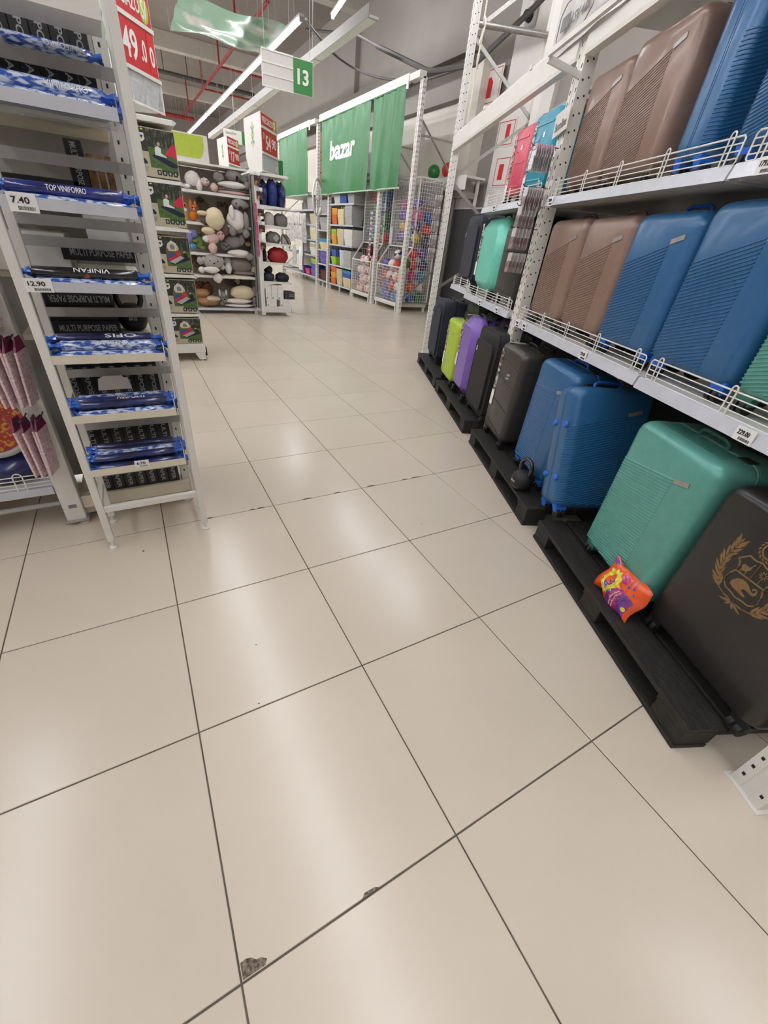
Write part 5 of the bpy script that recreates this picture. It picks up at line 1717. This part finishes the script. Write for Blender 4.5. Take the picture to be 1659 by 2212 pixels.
obj('square_tag', G().bar((-.22, -.06, .03), (-.16, -.06, .09), .002, .08, up=(0, 0, 1)), GREYM, t)
REDB = M('red_nylon_bag', (160, 30, 38), .5, noise=.15, bump=.7, bscale=10)
pillow('red_bag', 'crumpled red drawstring bag on the end unit', 'bag', (2.635, 8.3, .884), (.19, .15, .135), REDB, e=2.2, wob=.06)
pillow('black_bag', 'black bag squeezed beside the red one', 'bag', (2.37, 8.35, .884), (.06, .15, .12), RUBBER)
pillow('rolled_bag', 'rolled navy bag lying on the fifth shelf', 'bag', (2.43, 8.25, .58), (.11, .12, .085), C_NAV, e=2.2)
pillow('rolled_bag', 'rolled dark navy bag at the edge of the fifth shelf', 'bag', (2.69, 8.25, .58), (.13, .12, .085), M('dark_navy_nylon', (22, 24, 36), .6, bump=.3, bscale=60), e=2.2)
pillow('rolled_bag', 'black rolled bag on top of the navy one', 'bag', (2.44, 8.28, .71), (.08, .09, .07), RUBBER, e=2.1)


def carton(x0, x1, z0, z1, label, mat=WBOX, y0=8.11, dp=.25, txt=None):
    t = thing('carton_box', label, 'box', (x0, y0, z0), 0, 'small cartons on the end unit')
    obj('carton', G().box(0, x1 - x0, 0, dp, 0, z1 - z0), mat, t, bevel=.002)
    if txt:
        for k in range(2):
            obj('printed_line', G().box((x1 - x0) * .45, (x1 - x0) * .9, -.001, 0, (z1 - z0) * (.4 + .2 * k), (z1 - z0) * (.5 + .2 * k)), GREYT, t)
    else:
        obj('printed_mark', G().box(.015, .035, -.001, 0, .015, .04), INKG, t)


carton(2.325, 2.435, .286, .53, 'first upright white carton beside the column')
carton(2.44, 2.55, .286, .53, 'second upright white carton from the column')
carton(2.555, 2.665, .286, .53, 'third upright white carton from the column')
carton(2.69, 2.885, .297, .42, 'dark grey carton lying at the shelf edge', DGREY, txt=True)
carton(2.335, 2.53, .167, .284, 'white carton lying at the bottom beside the column')
carton(2.60, 2.815, .167, .295, 'white carton lying at the bottom near the shelf edge')
# packs hung on the side of the end unit
PHO = M('dark_photo_card', (44, 34, 32), .4, rgb2=(184, 112, 76), scale=16, cut=(.52, .62))
for k, (x, z, w_, h_) in enumerate(((2.275, 2.02, .10, .13), (2.305, 1.83, .10, .11), (2.31, 1.60, .10, .10), (2.315, 1.38, .10, .10), (2.318, 1.13, .09, .10))):
    t = thing('hang_pack', '%s small photo pack from the top on the end unit side' % ORD[k], 'hang pack', (x, 8.075, z), 0, 'photo packs on the end unit side')
    obj('card', G().box(-w_ / 2, w_ / 2, -.004, .004, -h_ / 2, h_ / 2), PHO, t)
    obj('tag', G().box(-.01, .05, -.006, -.002, h_ / 2, h_ / 2 + .05), PAPERW, t)
    obj('hook', G().cyl((.0, -.03, h_ / 2 + .01), (.0, .017, h_ / 2 + .01), .003, n=6), RUBBER, t)
PNKS = M('pink_strip_pack', (178, 40, 104), .35, rgb2=(206, 96, 140), scale=14, coat=.4)
for k in range(3):
    tag(obj('pink_pack', G().box(-.017, .017, -.01, .0, -.125, .125), PNKS, loc=(2.228 + k * .004, 8.088, 1.60 - k * .255), bevel=.003), '%s pink pack of the strip on the end unit corner' % ('top', 'middle', 'bottom')[k], 'pack', 'pink packs on a strip')

# ================================================================== banner rack with ball cages
br = thing('banner_rack', 'tall white perforated rack carrying the green banners', 'rack', (0, 0, 0))
XF, XB = 5.6, 6.65


def post2(y, x, zt, front=True):
    prof = [(0, -.05), (0, -.02), (.018, -.012), (.018, .012), (0, .02), (0, .05), (.08, .05), (.08, -.05)]
    if not front:
        prof = [(-a_, b_) for a_, b_ in prof]
    o = obj('upright', G().loft([[(x + p[0], y + p[1], .0) for p in prof], [(x + p[0], y + p[1], zt) for p in prof]]), WHITE, br)
    if front:
        h = G()
        z = .1
        while z < zt - .05:
            for q in (-.035, .035):
                h.box(x - .001, x + .0005, y + q - .006, y + q + .006, z, z + .014)
            for q in (.02, .055):
                h.box(x + q - .005, x + q + .005, y - .051, y - .0495, z, z + .03)
            z += .075
        obj('perforation', h, DARK, o, kind='stuff')


for y in (8.72, 10.08, 13.07, 13.97, 17.6):
    post2(y, XF, 3.93 if y not in (10.08, 13.07) else 3.85)
    post2(y, XB, 3.6, False)
    z = .22
    i = 0
    while z < 3.2:
        a_, b_ = (XF + .06, XB - .06) if i % 2 == 0 else (XB - .06, XF + .06)
        obj('diagonal_brace', G().bar((a_, y, z), (b_, y, z + .78), .05, .012), STEEL, br)
        z += .80
        i += 1
    obj('tie_bar', G().bar((XF + .06, y, 3.15), (XB - .06, y, 3.15), .03, .03), STEEL, br)
    obj('tie_bar', G().bar((XF + .06, y, .2), (XB - .06, y, .2), .03, .03), STEEL, br)
for y0, y1 in ((8.72, 13.58), (13.97, 17.75)):
    xb = XF - .06
    b_ = obj('banner_beam', G().box(xb - .03, xb + .03, y0 + .33, y1, 3.885, 4.02), WHITE, br, bevel=.004)
    obj('beam_elbow', G().box(xb - .03, XF + .06, y0 - .05, y0 + .33, 3.9, 4.0), WHITE, br, bevel=.004)
    obj('beam_hook', G().box(xb - .05, xb - .03, y0 + .30, y0 + .36, 3.80, 3.98), PLW, br)


def banner(y0, y1, z0, z1, label, word=False):
    t = thing('banner', label, 'banner', (XF - .065, 0, 0))
    n_, m_ = 40, 24

    def wav(u, v):
        return .022 * math.sin(14 * u + 2 * v) * (1 - .6 * v) + .014 * math.sin(31 * u + 4 * v) * (.4 + .6 * v) * .6 + .01 * math.sin(6 * u - 3 * v)
    vs = []
    for th_ in (0, .004):
        for i in range(n_):
            for j in range(m_):
                u, v = i / (n_ - 1), j / (m_ - 1)
                vs.append((wav(u, v) + th_, y0 + (y1 - y0) * u, z0 + (z1 - z0) * v))
    N = n_ * m_
    fs = [(i * m_ + j, (i + 1) * m_ + j, (i + 1) * m_ + j + 1, i * m_ + j + 1) for i in range(n_ - 1) for j in range(m_ - 1)]
    fs += [tuple(q_ + N for q_ in reversed(f_)) for f_ in fs]
    obj('cloth', G().add(vs, fs), GREEN, t, True)
    obj('bottom_rod', G().cyl((0, y0 - .03, z0 - .012), (0, y1 + .03, z0 - .012), .016, n=8), M('pale_green_rod', (160, 196, 166), .4), t, True)
    obj('top_hem', G().box(-.012, .012, y0, y1, z1 - .02, z1 + .012), GREEN, t)
    for y in (y0, y1):
        obj('rod_tip', G().cyl((0, y - .05 if y == y0 else y + .03, z0 - .012), (0, y - .03 if y == y0 else y + .05, z0 - .012), .02, n=8), PLW, t)
    if word:
        me, tw, th = text_mesh('bazar', PAPERW, .035, .0)
        m2 = fine(me)
        for vv in m2.vertices:
            u = .5 - vv.co.x / tw * .30 * 1.0 + .02
            yy = 12.05 - vv.co.x / tw * 1.56
            zz = 3.225 + vv.co.y / th * .40
            uu, v2 = (yy - y0) / (y1 - y0), (zz - z0) / (z1 - z0)
            vv.co = (wav(uu, v2) - .006, yy, zz)
        link('lettering', m2, t)
    return t


banner(10.60, 13.45, 2.345, 3.89, 'wide green fabric banner reading bazar', True)
banner(9.14, 10.46, 2.345, 3.89, 'narrow plain green banner to the right of the bazar one')
banner(14.6, 17.2, 2.37, 3.92, 'plain green banner farthest along the rack')


# cages
def mesh_panel(g_, p00, du, dv, nu, nv, r_=.0026):
    p00, du, dv = Vector(p00), Vector(du), Vector(dv)
    nrm = du.cross(dv).normalized()
    for i in range(nu + 1):
        a_ = p00 + du * (i / nu)
        g_.bar(a_, a_ + dv, r_ * 2, r_ * 2, up=nrm)
    for j in range(nv + 1):
        a_ = p00 + dv * (j / nv)
        g_.bar(a_, a_ + du, r_ * 2, r_ * 2, up=nrm)


def cage(y0, y1, label):
    t = thing('ball_cage', label, 'cage', (0, 0, 0))
    x0, xm, x1 = 5.645, 5.93, 6.5
    zb, zl, zm, zt = .17, .91, 1.31, 2.55
    obj('base_tray', G().box(x0 - .02, x1, y0, y1, .10, .165), WHITE, t, bevel=.004)
    for y in (y0 + .02, y1 - .07):
        obj('base_foot', G().box(x0, x0 + .05, y, y + .05, 0, .10), WHITE, t)
        obj('base_foot', G().box(x1 - .06, x1 - .01, y, y + .05, 0, .10), WHITE, t)
    g_ = G()
    mesh_panel(g_, (x0, y0, zb), (0, y1 - y0, 0), (0, 0, zl - zb), 17, 12)
    obj('front_mesh', g_, WIRE, t, kind='stuff')
    g_ = G()
    mesh_panel(g_, (xm, y0, zm), (0, y1 - y0, 0), (0, 0, zt - zm), 17, 20)
    obj('upper_mesh', g_, WIRE, t, kind='stuff')
    for y in (y0, y1):
        g_ = G()
        mesh_panel(g_, (xm, y, zb), (x1 - xm, 0, 0), (0, 0, zt - zb), 9, 38)
        mesh_panel(g_, (x0, y, zb), (xm - x0, 0, 0), (0, 0, zl - zb), 5, 12)
        obj('side_mesh', g_, WIRE, t, kind='stuff')
    fr_ = [((x0, zb), (x0, zl)), ((x0, zl), (xm, zm)), ((xm, zm), (xm + .0, zt)), ((x1, zb), (x1, zt)), ((xm, zt), (x1, zt)), ((x0, zb), (x1, zb))]
    for y in (y0, y1):
        for a_, b_ in fr_:
            obj('frame_bar', G().bar((a_[0], y, a_[1]), (b_[0], y, b_[1]), .025, .025), WHITE, t)
    for x, z in ((x0, zl), (xm, zm), (xm, zt), (x0, zb), (x1, zt)):
        obj('frame_bar', G().bar((x, y0, z), (x, y1, z), .025, .025), WHITE, t)
    obj('back_board', G().box(x1, x1 + .015, y0, y1, .1, zt), GREYM, t)
    return t


cage(10.28, 11.36, 'white wire cage of red and white balls under the bazar banner')
cage(8.86, 9.93, 'white wire cage of colourful balls nearest the luggage rack')
obj('sign_plate', G().box(5.905, 5.915, 9.80, 9.93, 1.33, 1.68), RAIL, [o for o in COL.objects if o.name.startswith('ball_cage')][-1])
BALLC = {'red': (196, 44, 44), 'orange': (214, 92, 48), 'green': (44, 128, 66), 'purple': (96, 64, 150), 'blue': (52, 96, 170), 'navy': (34, 44, 96), 'pink': (206, 88, 140), 'yellow': (206, 172, 44), 'teal': (48, 120, 150), 'magenta': (184, 44, 110)}
BM = {k: mesh(G().ball((0, 0, 0), (.112, .112, .112), 20, 14), M(k + '_ball_rubber', c_, .35, noise=.12, scale=14, coat=.3), True) for k, c_ in BALLC.items()}
for k, (c1, c2) in {'red and white': ((226, 218, 210), (190, 44, 48)), 'white and navy': ((222, 220, 214), (40, 48, 84)), 'white and green': ((224, 220, 206), (56, 130, 80)), 'maroon': ((110, 26, 34), (150, 40, 44))}.items():
    BM[k] = mesh(G().ball((0, 0, 0), (.112, .112, .112), 20, 14), M(k.replace(' ', '_') + '_ball', c1, .35, rgb2=c2, scale=11, cut=(.53, .56), coat=.3), True)


def ball(kd, x, y, z, where, r=1.0, pos=''):
    o = link('ball', BM[kd], None, (x, y, z), (random.uniform(0, 6), random.uniform(0, 6), 0), (r, r, r))
    tag(o, '%s ball%s %s' % (kd, pos, where), 'ball', 'balls ' + where)


def ball_wall(x, y0, z0, rows, n, pal, where, step=3):
    for k in range(rows):
        for i in range(n - (k % 2)):
            ball(pal[(k * 5 + i * step) % len(pal)], x + .03 * ((i + k) % 2), y0 + .235 * i + (.117 if k % 2 else 0), z0 + .208 * k, where, 1.0, ', row %s up, %s from near,' % (('one', 'two', 'three', 'four', 'five')[k], ORD[i]))


ball_wall(5.775, 10.41, .285, 3, 4, ['red and white'], 'in bazar cage basket')
ball_wall(6.03, 10.41, .285, 3, 4, ['red and white', 'maroon', 'orange'], 'back of bazar cage basket')
for kd, x, y, z, ps in (('red and white', 5.86, 11.10, .915, ' at the left'), ('red and white', 5.84, 10.80, .93, ' in the middle'), ('maroon', 5.95, 10.94, 1.13, ''), ('orange', 5.86, 10.45, .96, '')):
    ball(kd, x, y, z, 'on top of the bazar cage basket', 1.0, ps)
ball_wall(6.07, 10.41, 1.44, 5, 4, ['red', 'green', 'purple', 'blue', 'orange', 'green', 'red', 'orange', 'blue', 'red', 'green', 'red'], 'upper mesh, bazar cage', 5)
ball_wall(5.775, 9.0, .285, 3, 4, ['blue', 'orange', 'red and white', 'teal', 'green', 'red and white', 'purple', 'teal', 'red', 'blue', 'orange'], 'in colourful cage basket')
for kd, x, y, z in (('white and navy', 5.95, 9.50, 1.13), ('purple', 5.82, 9.74, .93), ('white and green', 5.80, 9.46, .93), ('red', 5.80, 9.22, .93), ('green', 5.86, 9.0, .98)):
    ball(kd, x, y, z, 'on top of the colourful cage basket')
ball_wall(6.07, 9.0, 1.50, 4, 4, ['yellow', 'pink', 'blue', 'purple', 'purple', 'purple', 'purple', 'orange', 'pink', 'yellow', 'pink'], 'upper mesh, colourful cage', 2)
pal = ['green', 'blue', 'red and white', 'orange', 'teal', 'magenta', 'navy', 'red', 'purple', 'red', 'navy', 'orange', 'red', 'purple', 'blue', 'navy']
for k in range(8):
    ball(pal[(k * 2) % 16], 6.31 + .02 * (k % 2), 8.98, .285 + .228 * k, 'at the side of the colourful cage', 1.0, ', %s up,' % ORD[k])
    if k < 5:
        ball(pal[(k * 2 + 1) % 16], 6.055, 8.98 + .01, .285 + .228 * k, 'in the inner column of the colourful cage', 1.0, ', %s up,' % ORD[k])

# shelf with two big balls behind
t = thing('wall_shelf', 'white wall shelf above the ball cages', 'shelf', (6.75, 8.4, 0))
obj('board', G().box(0, .5, 0, 3.0, 2.62, 2.66), WHITE, t)
obj('fascia', G().box(-.01, 0, 0, 3.0, 2.42, 2.66), WHITE, t)
obj('post', G().box(.4, .45, .1, .15, 0, 2.62), WHITE, t)
obj('post', G().box(.4, .45, 2.8, 2.85, 0, 2.62), WHITE, t)
ball('green', 6.9, 9.86, 2.803, 'on the wall shelf', 1.27)
ball('red', 6.9, 9.3, 2.803, 'on the wall shelf', 1.27)

# ================================================================== plastic ware
PC = {'orange': (214, 98, 34), 'amber': (220, 158, 40), 'lime': (150, 186, 44), 'beige': (196, 184, 156), 'white': (214, 212, 206), 'grey': (168, 168, 168), 'blue': (44, 84, 170), 'teal': (48, 140, 176), 'cream': (214, 202, 160), 'green': (40, 110, 66), 'pink': (206, 60, 120), 'violet': (88, 84, 168), 'clear white': (206, 212, 216)}
PCM = {k: M('plastic_' + k.replace(' ', '_'), c_, .35, noise=.04) for k, c_ in PC.items()}
BK = {}


def basket_me(w_, d_, h_, kd, ribs=True):
    k = (w_, d_, h_, kd)
    if k in BK:
        return BK[k]
    tp = .86
    o = [(-w_ / 2, -d_ / 2), (w_ / 2, -d_ / 2), (w_ / 2, d_ / 2), (-w_ / 2, d_ / 2)]
    th_ = .006
    lp = lambda f_, z, ins=0: [(p[0] * f_ - math.copysign(ins, p[0]), p[1] * f_ - math.copysign(ins, p[1]), z) for p in o]
    g_ = G().loft([lp(tp, 0), lp(.985, h_ - .025), lp(1.03, h_ - .022), lp(1.03, h_), lp(1.0, h_), lp(1.0, h_, th_), lp(tp, .008, th_)])
    BK[k] = mesh(g_, PCM[kd])
    return BK[k]


def stack_bins(kd, y, z, n, w_, d_, h_, dz, where, x=5.66, alt=None):
    for k in range(n):
        c_ = kd if alt is None else alt[k % len(alt)]
        o = link('storage_basket', basket_me(w_, d_, h_, c_), None, (x + w_ / 2, y, z + k * dz))
        tag(o, '%s basket, %s up in the stack %s' % (c_, ORD[k], where), 'basket', 'nested plastic baskets')


def wareshelf(y0, y1, zs, label, x0=5.64):
    t = thing('plastic_ware_shelf', label, 'shelf', (0, 0, 0))
    for z in zs:
        sh = obj('shelf', G().box(x0, 6.4, y0, y1, z - .03, z), GREYM, t)
        obj('price_rail', G().box(x0 - .012, x0, y0, y1, z - .035, z + .004), RAIL, sh)
    for y in (y0 + .02, (y0 + y1) / 2, y1 - .06):
        obj('base_foot', G().box(x0 + .02, x0 + .06, y, y + .04, 0, zs[0] - .03), WHITE, t)
    for y in (y0 + .01, y1 - .04):
        obj('upright', G().box(6.4, 6.44, y, y + .03, 0, zs[-1] + .3), WHITE, t)
    obj('back_panel', G().box(6.44, 6.45, y0, y1, .1, zs[-1] + .4), M('pale_back_panel', (190, 188, 184), .7), t)


wareshelf(11.42, 13.0, (.17, .67, 1.18, 1.65, 2.12), 'grey shelves of orange, beige and white plastic baskets')
Z = .172
stack_bins('orange', 12.72, Z, 3, .34, .36, .16, .145, 'at the bottom left', alt=['orange', 'amber', 'orange'])
stack_bins('beige', 12.26, Z, 7, .34, .4, .24, .03, 'at the bottom middle')
stack_bins('cream', 11.74, Z, 7, .36, .5, .2, .036, 'at the bottom right', alt=['cream', 'cream', 'blue', 'blue', 'blue', 'teal', 'teal'])
Z = .672
stack_bins('blue', 12.74, Z, 2, .34, .34, .2, .18, 'on the second shelf', alt=['lime', 'blue'])
g = G().lathe([(.17, 0), (.20, .36), (.205, .36), (.205, .385), (.19, .385), (.165, .01)], 24)
tag(obj('waste_bin', g, PCM['clear white'], smooth=True, loc=(5.87, 12.28, .672)), 'tall translucent white round bin on the second shelf', 'bin')
stack_bins('grey', 11.76, Z, 10, .36, .46, .2, .022, 'of grey baskets on the second shelf')
Z = 1.182
stack_bins('lime', 12.74, Z, 6, .34, .34, .16, .04, 'of lime and amber baskets', alt=['amber', 'amber', 'amber', 'lime', 'lime', 'lime'])
stack_bins('beige', 12.28, Z, 8, .34, .42, .22, .022, 'of beige baskets on the third shelf')
stack_bins('white', 11.76, Z, 9, .36, .5, .18, .024, 'of white baskets on the third shelf')
Z = 1.652
stack_bins('orange', 12.74, Z, 4, .34, .34, .16, .07, 'of orange baskets on the fourth shelf', alt=['orange', 'orange', 'amber', 'amber'])
stack_bins('cream', 12.30, Z, 6, .34, .4, .2, .03, 'of cream baskets on the fourth shelf')
stack_bins('grey', 11.80, Z, 10, .34, .44, .2, .026, 'of pale grey baskets on the fourth shelf')
Z = 2.122
stack_bins('clear white', 12.6, Z, 2, .34, .4, .2, .1, 'on the top shelf at the left')
stack_bins('blue', 12.15, Z, 3, .34, .36, .16, .09, 'of blue baskets on the top shelf', alt=['blue', 'blue', 'green'])
stack_bins('grey', 11.7, Z, 4, .34, .4, .2, .04, 'on the top shelf at the right')
# narrow bay between the two posts
wareshelf(13.14, 13.92, (.17, .62, 1.0, 1.5, 1.9), 'grey shelf of mixed baskets between two posts')
stack_bins('blue', 13.52, .672 - .05, 2, .4, .6, .2, .15, 'of violet tubs between posts', alt=['violet', 'violet'])
stack_bins('cream', 13.52, 1.002, 5, .4, .64, .16, .03, 'of tubs between posts', alt=['cream', 'cream', 'teal', 'teal', 'teal'])
stack_bins('grey', 13.52, 1.502, 4, .4, .64, .22, .03, 'of grey ones between posts')
stack_bins('grey', 13.52, 1.902, 5, .4, .64, .2, .03, 'high between posts')
tag(obj('crate', G().box(5.7, 6.1, 13.2, 13.86, .172, .46), M('dark_red_tub', (84, 28, 30), .4), bevel=.02), 'dark red tub low between the two posts', 'tub')
# far bay
wareshelf(14.05, 17.5, (.2, .80, 1.22, 1.62, 2.0), 'grey shelves with baskets and hanging clear bags below the far banner')
stack_bins('white', 14.45, .802, 4, .36, .5, .2, .05, 'of white tubs in the far bay', alt=['white', 'beige', 'beige', 'white'])
stack_bins('white', 14.45, 1.222, 5, .36, .5, .2, .04, 'of cream baskets in the far bay', alt=['cream', 'cream', 'white', 'white', 'cream'])
stack_bins('beige', 14.45, 1.622, 2, .36, .5, .22, .06, 'of beige baskets in the far bay')
stack_bins('grey', 14.7, 2.002, 2, .36, .5, .24, .08, 'high in the far bay')
stack_bins('blue', 14.4, .202, 3, .36, .4, .2, .15, 'of blue tubs low in the far bay', alt=['violet', 'blue', 'lime'])
stack_bins('pink', 14.95, .202, 3, .36, .4, .12, .03, 'of pink tubs low in the far bay')
stack_bins('violet', 15.5, .202, 2, .36, .45, .16, .06, 'of violet tubs low in the far bay')
BAGC = M('clear_crinkled_bag', (206, 206, 204), .15, noise=.25, scale=12, coat=.5, bump=.9, bscale=10, alpha=.55)
for k, (y, z, w_, h_) in enumerate(((15.0, 1.5, .5, .8), (15.6, 1.55, .5, .75), (16.2, 1.5, .5, .8), (15.3, .65, .35, .7), (16.0, .7, .4, .6), (16.7, 1.3, .5, 1.0))):
    g_ = G()
    n_ = 14
    vs = []
    for sgn in (-1, 1):
        for i in range(n_):
            for j in range(n_):
                u, v = i / (n_ - 1), j / (n_ - 1)
                e = (min(u, 1 - u, v, 1 - v) * 2) ** .6
                vs.append((sgn * (.002 + .05 * e) + .014 * math.sin(9 * u + 6 * v + k), (u - .5) * w_ * (1 - .2 * v), (v - .5) * h_))
    N = n_ * n_
    fs = [(i * n_ + j, (i + 1) * n_ + j, (i + 1) * n_ + j + 1, i * n_ + j + 1) for i in range(n_ - 1) for j in range(n_ - 1)]
    g_.add(vs, fs + [tuple(q_ + N for q_ in reversed(f_)) for f_ in fs])
    t = thing('hanging_bag', '%s crinkled clear bag hanging in the far bay' % ORD[k], 'bag', (5.56, y, z), 0, 'clear bags in the far bay')
    obj('film', g_, BAGC if k != 3 else PAPERW, t, True)
    obj('hook', G().cyl((0, 0, h_ / 2), (.09, 0, h_ / 2), .005, n=6), STEEL, t)
# boxes high up behind the far banner
KR = M('brown_cardboard', (134, 100, 74), .8, noise=.1)
for k in range(3):
    tag(obj('cardboard_box', G().box(5.8, 6.4, 14.02, 14.52, 2.44 + k * .46, 2.88 + k * .46), KR, bevel=.005), '%s brown cardboard box stacked beside the far banner' % ('lowest', 'middle', 'top')[k], 'box', 'cardboard boxes behind the far banner')
obj('upper_deck', G().box(5.66, 6.5, 14.0, 17.5, 2.36, 2.44), WHITE, br)
obj('upper_deck', G().box(5.66, 6.5, 10.15, 13.0, 2.62, 2.68), WHITE, br)
# round wheel hung on the post
t = thing('bicycle_wheel', 'white spoked wheel hung between two rack posts', 'wheel', (5.44, 13.5, 2.25), R(52))
obj('rim', G().tube([(.42 * math.cos(i * PI / 18), 0, .42 * math.sin(i * PI / 18)) for i in range(36)], .03, 8, True), PLW, t, True)
for k in range(12):
    a_ = k * PI / 6
    obj('spoke', G().cyl((.03 * math.cos(a_), 0, .03 * math.sin(a_)), (.4 * math.cos(a_), 0, .4 * math.sin(a_)), .006, n=5), GREYM, t)
obj('hub', G().cyl((0, -.04, 0), (0, .04, 0), .05, n=12), PLW, t, True)
# clip strip on the middle post of the banner rack
for k in range(9):
    t = thing('blister_pack', '%s small pack down the strip on the banner rack post' % ORD[k], 'blister pack', (5.56, 10.26, 1.93 - k * .105), R(-80), 'strip packs on the banner rack post')
    link('header_card', cd_me, t, scale=(1.2, 1, .7))
    link('blister', bl_me, t, scale=(1.2, 1, .85))
